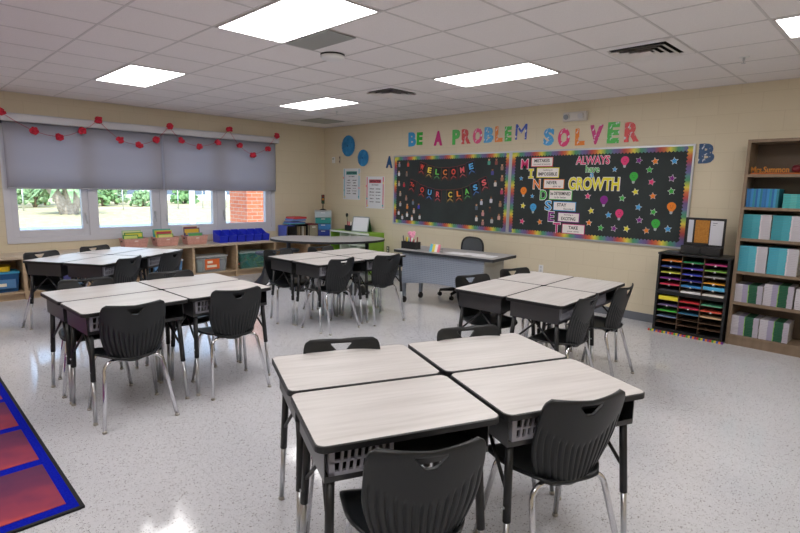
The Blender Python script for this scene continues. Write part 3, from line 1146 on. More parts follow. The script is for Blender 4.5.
for z, c in ((.28, '7a2018'), (.22, 'c8801c'), (.16, '1c4a2a')):
    m_ = pm(c, .3)
    obj('lens', MB().tube([(0, -.03, z), (0, -.04, z)], .021, 14), m_, hb)
    obj('visor', MB().box(-.026, .026, -.056, -.032, z + .022, z + .026), MT['black'], hb)

# green cubby shelf under posters
gm = pm('86b83a', .5); wm_ = pm('dfe6da', .5)
t = thing('cubby_shelf', 'low lime green shelf unit with white cubby edges against the board wall', 'shelf unit', (1.25, -.2, 0))
obj('side_panel', MB().box(.55, .57, -.18, .19, 0, .73), gm, t)
obj('side_panel', MB().box(-.57, -.55, -.18, .19, 0, .73), gm, t)
obj('top_panel', MB().box(-.57, .57, -.18, .19, .73, .748), gm, t)
obj('back_panel', MB().box(-.55, .55, .18, .19, 0, .73), gm, t)
for x in (-.275, 0, .275):
    obj('divider', MB().box(x - .009, x + .009, -.17, .18, .05, .73), wm_, t)
for z in (.04, .27, .5):
    obj('shelf', MB().box(-.55, .55, -.17, .18, z, z + .016), wm_, t)
obj('front_trim', MB().box(-.57, .57, -.19, -.18, .715, .75).box(-.57, -.55, -.19, -.18, 0, .715).box(.25, .27, -.19, -.18, 0, .715).box(-.55, .25, -.19, -.18, .5, .515), wm_, t)
t = thing('tabletop_easel', 'white dry-erase tabletop easel with green back legs on the lime shelf', 'whiteboard easel', (1.42, -.2, .75), math.radians(12))
rx = Matrix.Rotation(-.2, 3, 'X')
obj('whiteboard', MB().obox((0, -.055, .14), (.17, .004, .125), rx), pm('e8eaf0', .2), t, bevel=.002)
fb = MB()
for p, q in (((-.18, 0, -.135), (.18, 0, -.135)), ((.18, 0, -.135), (.18, 0, .135)), ((.18, 0, .135), (-.18, 0, .135)), ((-.18, 0, .135), (-.18, 0, -.135))):
    fb.tube([Vector((0, -.055, .14)) + rx @ Vector(p), Vector((0, -.055, .14)) + rx @ Vector(q)], .01, 8)
obj('rim', fb, pm('9aa2a6', .4), t)
obj('back_leg', MB().obox((0, .035, .135), (.17, .005, .14), Matrix.Rotation(.28, 3, 'X')), pm('3f6a3a', .6), t)
obj('clip', MB().box(-.04, .04, -.035, -.015, .27, .285), MT['steel'], t)
t = thing('wire_basket', 'small black basket of supplies beside the tabletop easel', 'basket', (1.08, -.2, .75))
b = MB().box(-.1, .1, -.06, -.055, 0, .1).box(-.1, .1, .055, .06, 0, .1).box(-.1, -.095, -.055, .055, 0, .1).box(.095, .1, -.055, .055, 0, .1).box(-.1, .1, -.06, .06, 0, .004)
obj('basket_body', b, MT['black'], t)
for k in range(5):
    o = obj('marker_pen', MB().tube([(0, 0, 0), (.02 * (k - 2), .01, .16)], .008, 8), pm(['d84a6a', 'e05a7a', 'e8e8e8', '3a3a3a', 'd85a5a'][k], .4), loc=(1.02 + k * .03, -.2, .756))
    tag(o, ['dark pink pen leaning left in the black basket', 'bright pink pen in the black basket', 'white pen in the middle of the black basket', 'black pen in the black basket', 'coral pen leaning right in the black basket'][k], 'pen', 'pens in the black basket')
t = thing('desk_microphone', 'thin black gooseneck with a dark tip by the wall beside the drawer tower', 'gooseneck', (.86, -.1, .75))
obj('base', MB().lathe([(.05, 0), (.05, .012), (.01, .02)]), MT['black'], t)
obj('stem', MB().tube([(0, 0, .01), (.005, 0, .12), (-.005, 0, .2), (0, -.01, .26)], .005, 8), pm('5a5a5a', .4), t)
obj('head', MB().ball((0, -.01, .28), .026, 12, sq=(1, 1, 1.5)), MT['black'], t)

# ================================================================== KIDNEY TABLE and wobble stools
t = thing('kidney_table', 'large kidney-shaped grey table in the far corner', 'table', (1.93, -1.38, 0), math.radians(-37))
# local x = long axis turned, local -y towards the room
t.rotation_euler = (0, 0, math.radians(53))
out = []
for k in range(64):
    a = 2 * PI * k / 64
    x, y = .93 * math.cos(a), .66 * math.sin(a)
    if y > 0: y = y * .85 - .30 * math.exp(-(x / .36) ** 2)
    out.append((x, y))
obj('table_top', MB().prism(out, .705, .735), MT['deskgrey'], t)
def scale_out(o_, s): return [(p[0] * s, p[1] * s) for p in o_]
eb = MB()
n = len(out)
vs = [(p[0], p[1], z) for z in (.7, .734) for p in scale_out(out, 1.006)]
eb.add(vs, [(k, (k + 1) % n, (k + 1) % n + n, k + n) for k in range(n)])
e_ = obj('edge_band', eb, pm('26282c', .5), t)
sm_ = e_.modifiers.new('t', 'SOLIDIFY'); sm_.thickness = .004
for x, y in ((-.62, -.2), (.62, -.2), (-.66, .15), (.66, .15)):
    l = obj('leg', MB().tube([(x, y, .705), (x, y, .3)], .025, 12), MT['black'], t)
    obj('lower_leg', MB().tube([(x, y, .32), (x, y, .02)], .02, 12), MT['chrome'], l)
    obj('glide', MB().lathe([(.026, 0), (.022, .02)], (x, y, 0)), MT['glide'], l)
def stool(x, y, label, h=.44, grey=False):
    t = thing('wobble_stool', label, 'stool', (x, y, 0), 0, 'black wobble stools around the kidney table')
    obj('base', MB().lathe([(.19, 0), (.2, .015), (.17, .04), (.09, .13), (.055, .22), (.05, .25)], n=28), MT['black'], t)
    obj('column', MB().lathe([(.045, .25), (.04, h - .1), (.06, h - .04)], n=20), MT['black'], t)
    obj('seat', MB().lathe([(.06, h - .04), (.15, h - .03), (.172, h - .005), (.165, h + .015), (.12, h + .01), (.0001, h)], n=28), pm('55606c', .5) if grey else pm('3c4654', .45), t)
stool(1.42, -2.24, 'black wobble stool nearest the cabinet with the toy box', .5)
stool(2.2, -2.08, 'black wobble stool half hidden behind the middle desk group', .5)
stool(2.95, -1.62, 'black wobble stool behind the middle desks, nearest the teacher desk', .44)
stool(1.3, -1.72, 'grey-seated wobble stool between kidney table and counter', .5, True)

# ================================================================== TEACHER DESK
DX, DY, DR = 4.45, -1.2, math.radians(7.5)
t = thing('teacher_desk', 'grey steel teacher desk on casters below the left board', 'desk', (DX, DY, 0), DR)
obj('desk_top', MB().prism(rrect(-.77, .75, -.33, .33, .02), .715, .742), MT['deskgrey'], t)
eb = MB()
oo = rrect(-.774, .754, -.334, .334, .022); n = len(oo)
eb.add([(p[0], p[1], z) for z in (.706, .741) for p in oo], [(k, (k + 1) % n, (k + 1) % n + n, k + n) for k in range(n)])
e_ = obj('edge_band', eb, pm('30343a', .5), t); e_.modifiers.new('t', 'SOLIDIFY').thickness = .004
pts = [(-.66, .705), (.60, .705)]
for k in range(13):
    x = .60 - 1.26 * k / 12
    pts.append((x, (.27 + .06 * math.sin(PI * k / 12))))
obj('modesty_panel', MB().prism([(p[0], p[1]) for p in pts], -.27, -.262, ax='y'), MT['perf'], t)
sp = obj('side_panel', MB().box(.60, .615, -.27, .25, .1, .705), MT['dgrey'], t)
obj('pedestal', MB().box(.28, .60, -.15, .25, .12, .7), MT['dgrey'], t, bevel=.004)
for k, z in enumerate((.14, .33, .52)):
    d = obj('drawer', MB().box(.29, .59, .25, .262, z, z + .17), MT['dgrey'], t, bevel=.003)
    obj('drawer_pull', MB().box(.39, .49, .262, .275, z + .12, z + .135), MT['steel'], d)
for x, y in ((-.64, -.24), (-.64, .16), (.56, -.2), (.56, .2)):
    l = obj('leg', MB().box(x - .02, x + .02, y - .02, y + .02, .09, .705), pm('8a929e', .4, .3), t)
    obj('caster', MB().tube([(x - .016, y, .04), (x + .016, y, .04)], .04, 16).box(x - .015, x + .015, y - .015, y + .015, .045, .09), MT['black'], l)
def ondesk(lx, ly): 
    return (DX + lx * math.cos(DR) - ly * math.sin(DR), DY + lx * math.sin(DR) + ly * math.cos(DR), .743)
p = ondesk(-.63, -.12)
t = thing('desk_caddy', 'black mesh desk caddy crammed with pens at the left of the teacher desk', 'pen caddy', p, DR)
b = MB().box(-.13, .13, -.05, -.046, 0, .1).box(-.13, .13, .046, .05, 0, .1).box(-.13, -.126, -.046, .046, 0, .1).box(.126, .13, -.046, .046, 0, .1).box(-.13, .13, -.046, .046, 0, .004).box(-.002, .002, -.046, .046, .004, .1)
obj('caddy_body', b, MT['black'], t)
rr_ = random.Random(11)
pens = ['3a3a3a', 'c8a03a', 'd8d03a', '3ab0b8', 'd83a78', 'e8e8e8', 'a82a30', 'b03038', 'c0c8c0', '7a2a2a']
pl = ['black pen sticking out furthest left', 'tan pencil at the left end', 'yellow marker', 'turquoise marker', 'magenta marker', 'white-capped marker in the middle', 'dark red marker leaning back', 'red marker right of centre', 'grey-green pen', 'brown-red pen at the right end']
for k, c in enumerate(pens):
    x = -.11 + k * .024
    q = ondesk(-.63 + x, -.12 + rr_.uniform(-.02, .02))
    o = obj('pen', MB().tube([(0, 0, 0), (rr_.uniform(-.02, .02) - (.04 if k == 0 else 0), .01, rr_.uniform(.12, .17))], .008, 8), pm(c, .4), loc=(q[0], q[1], .749))
    tag(o, pl[k] + ' of the black desk caddy', 'pen', 'pens in the desk caddy')
b = MB()
for k in range(9):
    a = 2 * PI * k / 9
    b.ball((.035 * math.cos(a), .02 * math.sin(a), .19 + .025 * math.sin(a * 2)), .026, 8, jit=.2, rnd=rr_)
q = ondesk(-.68, -.1)
t = thing('pom_pom_pen', 'fluffy pink feather-topped pen standing in the desk caddy', 'pen', (q[0] + .05, q[1], .749))
obj('tip', b, pm('eba0bc', .8), t)
obj('barrel', MB().tube([(0, 0, 0), (0, 0, .18)], .006, 8), pm('e8a0b8', .4), t)
q = ondesk(-.18, -.17)
t = thing('desk_card', 'small folded card with blue, yellow and pink stripes on the teacher desk', 'card', q, DR)
m1 = Matrix.Rotation(-.35, 3, 'X')
for k, c in enumerate(['5ab4d0', 'e0d04a', 'e8e4e0', 'e07a8a']):
    obj('stripe', MB().obox((-.06 + k * .04, -.02, .05), (.02, .001, .052), m1), pm(c), t)
obj('back_flap', MB().obox((0, .016, .05), (.08, .001, .052), Matrix.Rotation(.35, 3, 'X')), pm('e4e4e4'), t)
q = ondesk(.3, -.05)
for k in range(3):
    q = ondesk(.12 + k * .2, -.1 + .05 * (k % 2))
    o = obj('paper_sheet', MB().box(-.14, .14, -.1, .1, 0, .0015 + .001 * k), pm('e6e6ea'), loc=(q[0], q[1], .7425 + .0001), rot=(0, 0, DR + .06 * (k - 1)))
    tag(o, ['white paper nearest the striped card on the teacher desk', 'white paper in the middle of the teacher desk top', 'white paper at the right end of the teacher desk'][k], 'paper', 'papers on the teacher desk')

# office chair
t = thing('office_chair', 'black mesh-back office chair behind the teacher desk', 'office chair', (4.12, -.62, 0), math.radians(170))
# local -y = direction of backrest
fb = MB()
rim = []
for k in range(32):
    a = 2 * PI * k / 32
    ca, sa = math.cos(a), math.sin(a)
    x = .23 * (abs(ca) ** .6) * (1 if ca > 0 else -1); z = .67 + .2 * (abs(sa) ** .6) * (1 if sa > 0 else -1)
    rim.append((x, -.22 + .25 * x * x - .02 * (z - .6), z))
fb.tube(rim + [rim[0]], .016, 10, cap=False)
obj('back_frame', fb, MT['black'], t)
ms = MB()
c0 = (0, -.222, .67)
ms.add([c0] + rim, [(0, k + 1, (k + 1) % 32 + 1) for k in range(32)])
o = obj('mesh_back', ms, pm('4c5054', .7), t); o.modifiers.new('t', 'SOLIDIFY').thickness = .004
obj('back_post', MB().tube([(0, -.05, .4), (0, -.24, .42), (0, -.25, .55)], .02, 10), MT['black'], t)
obj('seat_cushion', MB().prism(rrect(-.24, .24, -.22, .24, .07), .43, .5), MT['black'], t, bevel=.02)
obj('gas_column', MB().tube([(0, 0, .1), (0, 0, .43)], .028, 14), MT['steel'], t)
for k in range(5):
    a = 2 * PI * k / 5 + .75
    d = Vector((math.cos(a), math.sin(a), 0))
    l = obj('base_spoke', MB().tube([Vector((0, 0, .12)), d * .3 + Vector((0, 0, .09))], .025, 8, radii=[.035, .02]), MT['black'], t)
    obj('caster', MB().tube([d * .3 + Vector((-.02, 0, .03)), d * .3 + Vector((.02, 0, .03))], .03, 14).tube([d * .3 + Vector((0, 0, .03)), d * .3 + Vector((0, 0, .09))], .01, 8), MT['black'], l)

# ================================================================== STUDENT DESKS
LX, SY, DH = .349, .24, .75
def make_desk():
    t = thing('student_desk', '', 'desk')
    obj('desk_top', MB().prism(rrect(-LX + .004, LX - .004, -SY + .004, SY - .004, .035, 6), DH - .022, DH), MT['laminate'], t)
    oo = rrect(-LX, LX, -SY, SY, .038, 6); n = len(oo)
    eb = MB(); oi = rrect(-LX + .005, LX - .005, -SY + .005, SY - .005, .035, 6)
    lay = [(oo, DH - .024), (oo, DH - .0035), (oi, DH + .0006), (oi, DH - .024)]
    vs = [(p[0], p[1], z) for o_, z in lay for p in o_]
    fs = []
    for r in range(4):
        for k in range(n):
            j = (k + 1) % n
            fs.append((r * n + k, r * n + j, ((r + 1) % 4) * n + j, ((r + 1) % 4) * n + k))
    eb.add(vs, fs)
    obj('edge_band', eb, MT['edge'], t)
    # book box, open on the chair side (-y)
    x1, y0, y1, z0, z1 = .315, -.2, .2, .6, DH - .024
    b = MB()
    w = .004
    b.box(-x1, x1, y0, y1, z0, z0 + w)
    b.box(-x1, -x1 + w, y0, y1, z0 + w, z1).box(x1 - w, x1, y0, y1, z0 + w, z1)
    b.box(-x1 + w, x1 - w, y1 - w, y1, z0 + w, z1)
    b.box(-x1 + w, x1 - w, y0, y0 + w, z0 + w, z0 + .022)
    obj('book_box', b, MT['boxmetal'], t)
    # vented tray panel filling the left of the opening
    g = MB()
    gx0, gx1, gz0, gz1, gy = -.3, -.07, z0 + .024, z1 - .004, -.206
    g.box(gx0, gx1, gy, gy + .012, gz0, gz0 + .014).box(gx0, gx1, gy, gy + .012, gz1 - .012, gz1)
    zm = (gz0 + gz1) / 2
    g.box(gx0, gx1, gy, gy + .012, zm - .004, zm + .004)
    g.box(gx0, gx0 + .02, gy, gy + .012, gz0, gz1).box(gx1 - .014, gx1, gy, gy + .012, gz0, gz1)
    nb = 8
    for k in range(1, nb):
        x = gx0 + .02 + (gx1 - gx0 - .034) * k / nb
        g.obox((x, gy + .006, zm), (.0045, .006, (gz1 - gz0) / 2 - .008), Matrix.Rotation(.12, 3, 'Y'))
    g.box(gx0, gx0 + .004, gy + .012, .1, gz0, gz1 - .02).box(gx1 - .004, gx1, gy + .012, .1, gz0, gz1 - .02)
    obj('vented_tray', g, MT['grille'], t)
    for sx in (-1, 1):
        for sy in (-1, 1):
            top = Vector((sx * .288, sy * .175, z0)); bot = Vector((sx * .31, sy * .222, 0))
            def at(f): return top.lerp(bot, f)
            l = obj('leg', MB().tube([at(0), at(.52)], .0165, 12), MT['black'], t)
            obj('lower_leg', MB().tube([at(.50), at(.97)], .0125, 12), MT['steel'], l)
            p_ = at(1)
            obj('glide', MB().lathe([(.015, 0), (.016, .006), (.011, .018)], (p_.x, p_.y, 0), 14), MT['glide'], l)
            obj('adjusting_screw', MB().tube([at(.42) + Vector((sx * .014, 0, 0)), at(.42) + Vector((sx * .021, 0, 0))], .006, 8), MT['steel'], l)
            m_ = MB().tube([Vector((sx * .27, -sy * .02, z0 - .004)), at(.34)], .008, 8)
            obj('brace', m_, MT['black'], t)
    return t

# ================================================================== CHAIRS
def make_chair():
    t = thing('school_chair', '', 'chair')
    # profile of the shell: v 0..1 along seat then up the back
    def back_pt(u, v, rib=0):
        hw = .128 + .07 * math.sin(min(1, v / .62) * PI / 2) - .006 * max(0, (v - .8) / .2)
        if v < .16: hw *= .52 + .48 * math.sqrt(1 - (1 - v / .16) ** 2)
        z = .405 + .395 * v
        y = -.17 - .03 * math.sin(v * 1.3) - .05 * v * v
        if v < .12: y += .02 * (1 - v / .12) ** 2
        x = u * hw
        # rounded upper corners
        if v > .86:
            q = (v - .86) / .14
            lim = 1 - .16 * (1 - math.sqrt(max(0, 1 - q ** 3)))
            x = u * hw * lim
        y += .055 * (abs(u) ** 2.2) * (1 - .35 * v)
        if rib:
            top = .50 + .27 * abs(u) ** 1.6
            k = min(1, max(0, (top - v) / .05)) * min(1, max(0, (v - .03) / .08)) * (1 if abs(u) < .93 else 0)
            c = math.cos(u * PI * 14)
            y += .0075 * k * max(0, -c) ** .7
        z += -.018 * (1 - abs(u) ** 2) * (1 if v > .98 else 0) * 0 + .012 * abs(u) * v ** 4
        return Vector((x, y, z))
    NU, NV = 112, 34
    vs, fs = [], []
    for j in range(NV + 1):
        for i in range(NU + 1):
            vs.append(back_pt(-1 + 2 * i / NU, j / NV, 1))
    n1 = len(vs)
    for j in range(NV + 1):
        for i in range(NU + 1):
            p = back_pt(-1 + 2 * i / NU, j / NV, 0)
            vs.append(p + Vector((0, .011, 0)))
    W_ = NU + 1
    for j in range(NV):
        for i in range(NU):
            a = j * W_ + i
            fs.append((a, a + 1, a + 1 + W_, a + W_))
            fs.append((n1 + a, n1 + a + W_, n1 + a + 1 + W_, n1 + a + 1))
    def stitch(idx):
        for a, b in zip(idx[:-1], idx[1:]):
            fs.append((a, a + n1, b + n1, b))
    stitch([i for i in range(W_)]); stitch([NV * W_ + i for i in range(W_)][::-1])
    stitch([j * W_ for j in range(NV + 1)][::-1]); stitch([j * W_ + NU for j in range(NV + 1)])
    me = MB().add(vs, fs, 0, True).mesh('backrest', [MT['shell']])
    tmp = bpy.data.objects.new('tmp_a', me); COL.objects.link(tmp)
    hole = MB().prism([(-.054, .781), (.054, .781), (.052, .775), (.022, .742), (.014, .738), (-.014, .738), (-.022, .742), (-.052, .775)], -.4, .1, ax='y').mesh('hole', [MT['shell']])
    th = bpy.data.objects.new('tmp_b', hole); COL.objects.link(th)
    bo = tmp.modifiers.new('cut', 'BOOLEAN'); bo.operation = 'DIFFERENCE'; bo.object = th; bo.solver = 'EXACT'
    dg = bpy.context.evaluated_depsgraph_get()
    dg.update()
    me2 = bpy.data.meshes.new_from_object(tmp.evaluated_get(dg))
    bpy.data.objects.remove(tmp); bpy.data.objects.remove(th)
    me2.name = 'backrest'
    obj('backrest', me2, MT['shell'], t)
    # seat
    def seat_pt(u, v):
        # v 0 rear .. 1 front
        hw = .135 + .085 * math.sin(min(1, v / .6) * PI / 2)
        y = -.172 + .387 * v
        z = .452 - .012 * math.sin(v * PI) * (1 - abs(u) ** 3) - .028 * max(0, v - .8) / .2 * max(0, v - .8) / .2
        z += .012 * abs(u) ** 4 * (1 - v * .6)
        x = u * hw
        if v > .8:
            q = (v - .8) / .2
            x = u * hw * (1 - .28 * (1 - math.sqrt(max(0, 1 - q ** 2.5))))
        if v < .15:
            q = 1 - v / .15
            z -= .012 * q * q
            x *= 1 - .12 * q * q
        return Vector((x, y, z))
    NU, NV = 18, 20
    vs, fs = [], []
    for lay in (0, 1):
        for j in range(NV + 1):
            for i in range(NU + 1):
                vs.append(seat_pt(-1 + 2 * i / NU, j / NV) - Vector((0, 0, .013 * lay)))
    W_ = NU + 1; n1 = W_ * (NV + 1)
    for j in range(NV):
        for i in range(NU):
            a = j * W_ + i
            fs.append((a, a + 1, a + 1 + W_, a + W_)); fs.append((n1 + a, n1 + a + W_, n1 + a + 1 + W_, n1 + a + 1))
    stitch([i for i in range(W_)]); stitch([NV * W_ + i for i in range(W_)][::-1])
    stitch([j * W_ for j in range(NV + 1)][::-1]); stitch([j * W_ + NU for j in range(NV + 1)])
    obj('seat', MB().add(vs, fs, 0, True), MT['shell'], t, bevel=0)
    # chrome frame
    fr = MB()
    for y, zz in ((-.13, .424), (.12, .424)):
        fr.tube([(-.1, y, zz), (.1, y, zz)], .0115, 12)
    for sx in (-1, 1):
        fr.tube([(sx * .1, -.13, .424), (sx * .1, .12, .424)], .008, 8)
    obj('seat_frame', fr, MT['chrome'], t)
    obj('seat_mount', MB().box(-.12, .12, -.15, -.11, .43, .438).box(-.12, .12, .1, .14, .424, .432), MT['black'], t)
    for sx in (-1, 1):
        for sy, y0, y1 in ((-1, -.13, -.255), (1, .12, .2)):
            pts = [(sx * .09, y0, .424), (sx * .12, y0, .424)]
            for k in range(1, 7):
                a = k / 6 * PI / 2 * .93
                pts.append((sx * (.12 + .06 * math.sin(a)), y0 + (y1 - y0) * .12 * k / 6, .424 - .06 * (1 - math.cos(a))))
            pts.append((sx * .222, y1, .012))
            l = obj('leg', MB().tube(pts, .0125, 12), MT['chrome'], t)
            obj('foot_glide', MB().lathe([(.0145, 0), (.0155, .008), (.012, .016)], (sx * .222, y1, 0), 14), MT['glide'], l)
    return t

desk0, chair0 = make_desk(), make_chair()
used = {'d': False, 'c': False}
def place_desk(x, y, rz, label, group):
    if not used['d']:
        used['d'] = True
        desk0.location = (x, y, 0); desk0.rotation_euler = (0, 0, rz); desk0['label'] = label; desk0['group'] = group
        return desk0
    return dup(desk0, (x, y, 0), rz, label, group)
def place_chair(tx, ty, deg, label):
    rz = math.radians(deg)
    f = Vector((-math.sin(rz), math.cos(rz)))          # forward
    x, y = tx + f.x * .215, ty + f.y * .215
    if not used['c']:
        used['c'] = True
        chair0.location = (x, y, 0); chair0.rotation_euler = (0, 0, rz); chair0['label'] = label; chair0['group'] = GC
        return
    dup(chair0, (x, y, 0), rz, label, GC)
GC = 'black chairs at the student desks'
CL = [
    (7.41, -4.885, -.40, 'nearest desk group', ['front left desk of the nearest group, showing its vented tray', 'front right desk of the nearest group, tray half behind a chair', 'back left desk of the nearest group', 'back right desk of the nearest group']),
    (4.69, -5.11, .044, 'left desk group', ['front left desk of the group beside the rug', 'front right desk of the group beside the rug', 'back left desk of the group beside the rug', 'back right desk of the group beside the rug']),
    (2.28, -4.767, .603, 'far left desk group', ['front left desk of the turned group by the window', 'right-hand desk of the turned group by the window', 'left corner desk of the turned group, closest to the blue storage box', 'rear desk of the turned group, closest to the pink bins']),
    (3.887, -2.707, .046, 'middle desk group', ['front left desk of the group before the kidney table', 'front right desk of the group before the kidney table', 'back left desk of the group before the kidney table', 'back right desk of the group before the kidney table']),
    (6.55, -2.525, .078, 'right desk group', ['front left desk of the group nearest the paper sorter', 'front right desk of the group nearest the paper sorter', 'back left desk of the group beside the teacher desk', 'back right desk of the group beside the teacher desk'])]
for cx, cy, a, nm, labs in CL:
    k = 0
    for i in (1, -1):
        for j in (-1, 1):
            lx, ly = i * (.247 if cx > 7 else .2425), j * (.358 if cx > 7 else .352)
            x, y = cx + lx * math.cos(a) - ly * math.sin(a), cy + lx * math.sin(a) + ly * math.cos(a)
            place_desk(x, y, a + i * PI / 2, labs[k], 'student desks in the ' + nm)
            k += 1
for args in [
    (7.885, -5.525, 60, 'black school chair nearest the camera, cut by the bottom edge of the picture'),
    (8.04, -4.79, 66, 'black school chair at the front right desk of the nearest group'),
    (6.83, -5.02, 240, 'black chair showing only its top behind the back left desk of the nearest group'),
    (7.11, -4.34, 245, 'black chair showing only its top behind the back right desk of the nearest group'),
    (5.33, -5.52, 86, 'black school chair at the front left of the group beside the rug'),
    (5.29, -4.78, 84, 'black school chair at the front right of the group beside the rug'),
    (4.17, -5.50, 261, 'black chair tucked behind the left side of the group beside the rug'),
    (4.21, -4.85, 265, 'black chair tucked behind the right side of the group beside the rug'),
    (3.06, -4.80, 126, 'black school chair on the near side of the turned group by the window, left one'),
    (2.86, -4.28, 124, 'black school chair on the near side of the turned group by the window, right one'),
    (2.06, -5.40, 292, 'black chair against the cabinets at the left end of the turned group'),
    (1.78, -4.80, 292, 'black chair between the window and the rear of the turned group'),
    (4.44, -3.09, 96, 'black school chair at the front left of the middle group'),
    (4.51, -2.47, 86, 'black school chair at the front right of the middle group'),
    (3.34, -3.22, 265, 'black chair behind the left of the middle group beside the wobble stool'),
    (3.36, -2.60, 266, 'black chair between the middle group and the kidney table'),
    (7.17, -2.94, 93, 'black school chair at the near end of the right group, seen side-on'),
    (7.17, -2.27, 93, 'black school chair at the right group nearest the paper sorter'),
    (6.01, -2.86, 255, 'black chair at the left of the right group, before the teacher desk'),
    (6.03, -2.20, 256, 'black chair at the far side of the right group near the wall socket')]:
    place_chair(*args)

# ================================================================== RUG
t = thing('classroom_rug', 'blue rug with a grid of sunset-red squares at the lower left', 'rug', (6.115, -6.072, 0))
obj('base', MB().box(-4.2, 0, -3.0, 0, 0, .01), noise_mat('cobalt_pile', '0c1896', '1422ae', 90, rough=1, bump=.2, spec=.05), t)
obj('binding', MB().box(-4.215, .015, 0, .018, 0, .012).box(0, .018, -3.0, 0, 0, .012), pm('101014', .8), t)
sq = mat('sunset_squares', 'b04858', .95, spec=.1)
nt_ = NT(sq)
sx_ = nt_.n('SeparateXYZ'); nt_.l(nt_.coord(), sx_.inputs[0])
nz_ = nt_.n('TexNoise', _Scale=5.0, _Detail=3.0); nt_.l(nt_.coord(), nz_.inputs['Vector'])
ma = nt_.n('Math', operation='MULTIPLY_ADD'); nt_.l(nz_.outputs[0], ma.inputs[0]); ma.inputs[1].default_value = .42; nt_.l(sx_.outputs[0], ma.inputs[2])
nt_.l(nt_.ramp(ma.outputs[0], [(.2, '5a3858'), (.45, '743c58'), (.68, '9c4456'), (.82, 'd2584e')]), nt_.b.inputs['Base Color'])
for i in range(7):
    x1 = -.065 - i * .582
    for j in range(5):
        y1 = -.045 - j * .57
        s = MB().box(0, .505, -.50, 0, 0, .003)
        obj('colour_square', s, sq, t, loc=(x1 - .505, y1, .0095))

# ================================================================== RIGHT END: PAPER SORTER
t = thing('paper_sorter', 'black paper sorter of two stacked units with three columns of slots', 'paper sorter', (6.765, 0, 0))
bk = MT['black']
W_, D_, TOP = .715, .375, .915
wood = pm('5a4636', .6)
# sides, tops, backs
obj('side_panel', MB().box(0, .024, -D_, -.02, .012, TOP - .02), bk, t)
obj('side_panel', MB().box(W_ - .024, W_, -D_, -.02, .012, TOP - .02), bk, t)
obj('top_panel', MB().box(-.008, W_ + .008, -D_ - .008, -.015, TOP - .02, TOP), bk, t, bevel=.003)
obj('base_panel', MB().box(0.024, W_ - .024, -D_, -.02, .012, .05), bk, t)
obj('middle_rail', MB().box(.024, W_ - .024, -D_, -.02, .445, .485), bk, t)
obj('back_panel', MB().box(.024, W_ - .024, -.028, -.02, .05, TOP - .02), pm('3a2c22', .8), t)
cols = [(.028, .245), (.25, .465), (.47, .687)]
for x in (.2475, .4675):
    obj('divider', MB().box(x - .003, x + .003, -D_ + .01, -.028, .05, TOP - .02), wood, t)
rows_hi = [.485 + .0675 * k for k in range(6)]
rows_lo = [.05 + .0655 * k for k in range(6)]
for z in rows_hi[1:] + rows_lo[1:]:
    obj('shelf', MB().box(.024, W_ - .024, -D_ + .006, -.028, z - .003, z), wood, t)
for z in rows_hi[1:] + rows_lo[4:5]:
    for a, b in cols:
        k_ = MB().box((a + b) / 2 - .008, (a + b) / 2 + .008, -D_ - .002, -D_ + .006, z - .009, z + .006)
        obj('slot_tab', k_, MT['white'], t)
UP = [['e8843a', '2f4a9a', 'c8cc4a', '8a3a98', 'e0385c', '4a4a58'], ['1f8a50', '5a4ab8', '3a4ac0', '2a2a88', '3a88c8', 'e8e8e8'], ['c0387c', '7ab04a', 'a8a8a8', 'd8982a', '5ab4e0', 'e4e0d8']]
UN = [['orange', 'navy blue', 'yellow-green', 'purple', 'pinkish red', 'dark grey'], ['green', 'violet', 'royal blue', 'dark blue', 'sky blue', 'white'], ['magenta', 'leaf green', 'grey', 'mustard', 'light blue', 'cream']]
LO = [['e8d83a', '6a5a88', '4ac048', '6a84a8'], ['c82a34', 'd03058', '2a6a8c'], ['5aa884', 'd0503c', 'd8b890']]
LN = [['bright yellow', 'mauve', 'bright green', 'slate blue'], ['red', 'crimson', 'steel blue'], ['mint green', 'brick red', 'tan']]
cn = ['left', 'middle', 'right']
rn = ['top', 'second', 'third', 'fourth', 'fifth', 'bottom']
for unit, (CC, NN, rows, un) in enumerate(((UP, UN, rows_hi, 'upper'), (LO, LN, rows_lo, 'lower'))):
    for c in range(3):
        for r, hx in enumerate(CC[c]):
            z = rows[5 - r]
            a, b = cols[c]
            th = .012
            if (unit, c, r) in ((1, 0, 0),): th = .045
            if (unit, c, r) in ((0, 2, 4),): th = .035
            if (unit, c, r) in ((0, 1, 4), (0, 2, 5), (0, 1, 5)): th = .02
            o = obj('paper_ream', MB().box(a + .008, b - .006, -D_ + .012, -.08, 0, th), pm(hx, .7), loc=(6.765, 0, z + .0005))
            tag(o, '%s paper in the %s column, %s slot of the %s sorter unit' % (NN[c][r], cn[c], rn[r], un), 'paper', 'coloured papers in the paper sorter')
# flat rainbow strip on the floor around the sorter
rb = MB()
cs = ['c8372f', '3f9c4a', 'e6d231', '3a5ab0', 'e8862c', '7a3a8c']
for k in range(36):
    x = 6.73 + k * .0213
    rb.box(x, x + .0213, -.405, -.385, 0, .022, k % 6)
o = obj('border_strip', rb, [pm(c) for c in cs])
tag(o, 'multicoloured scalloped strip on the floor along the foot of the paper sorter', 'border strip')

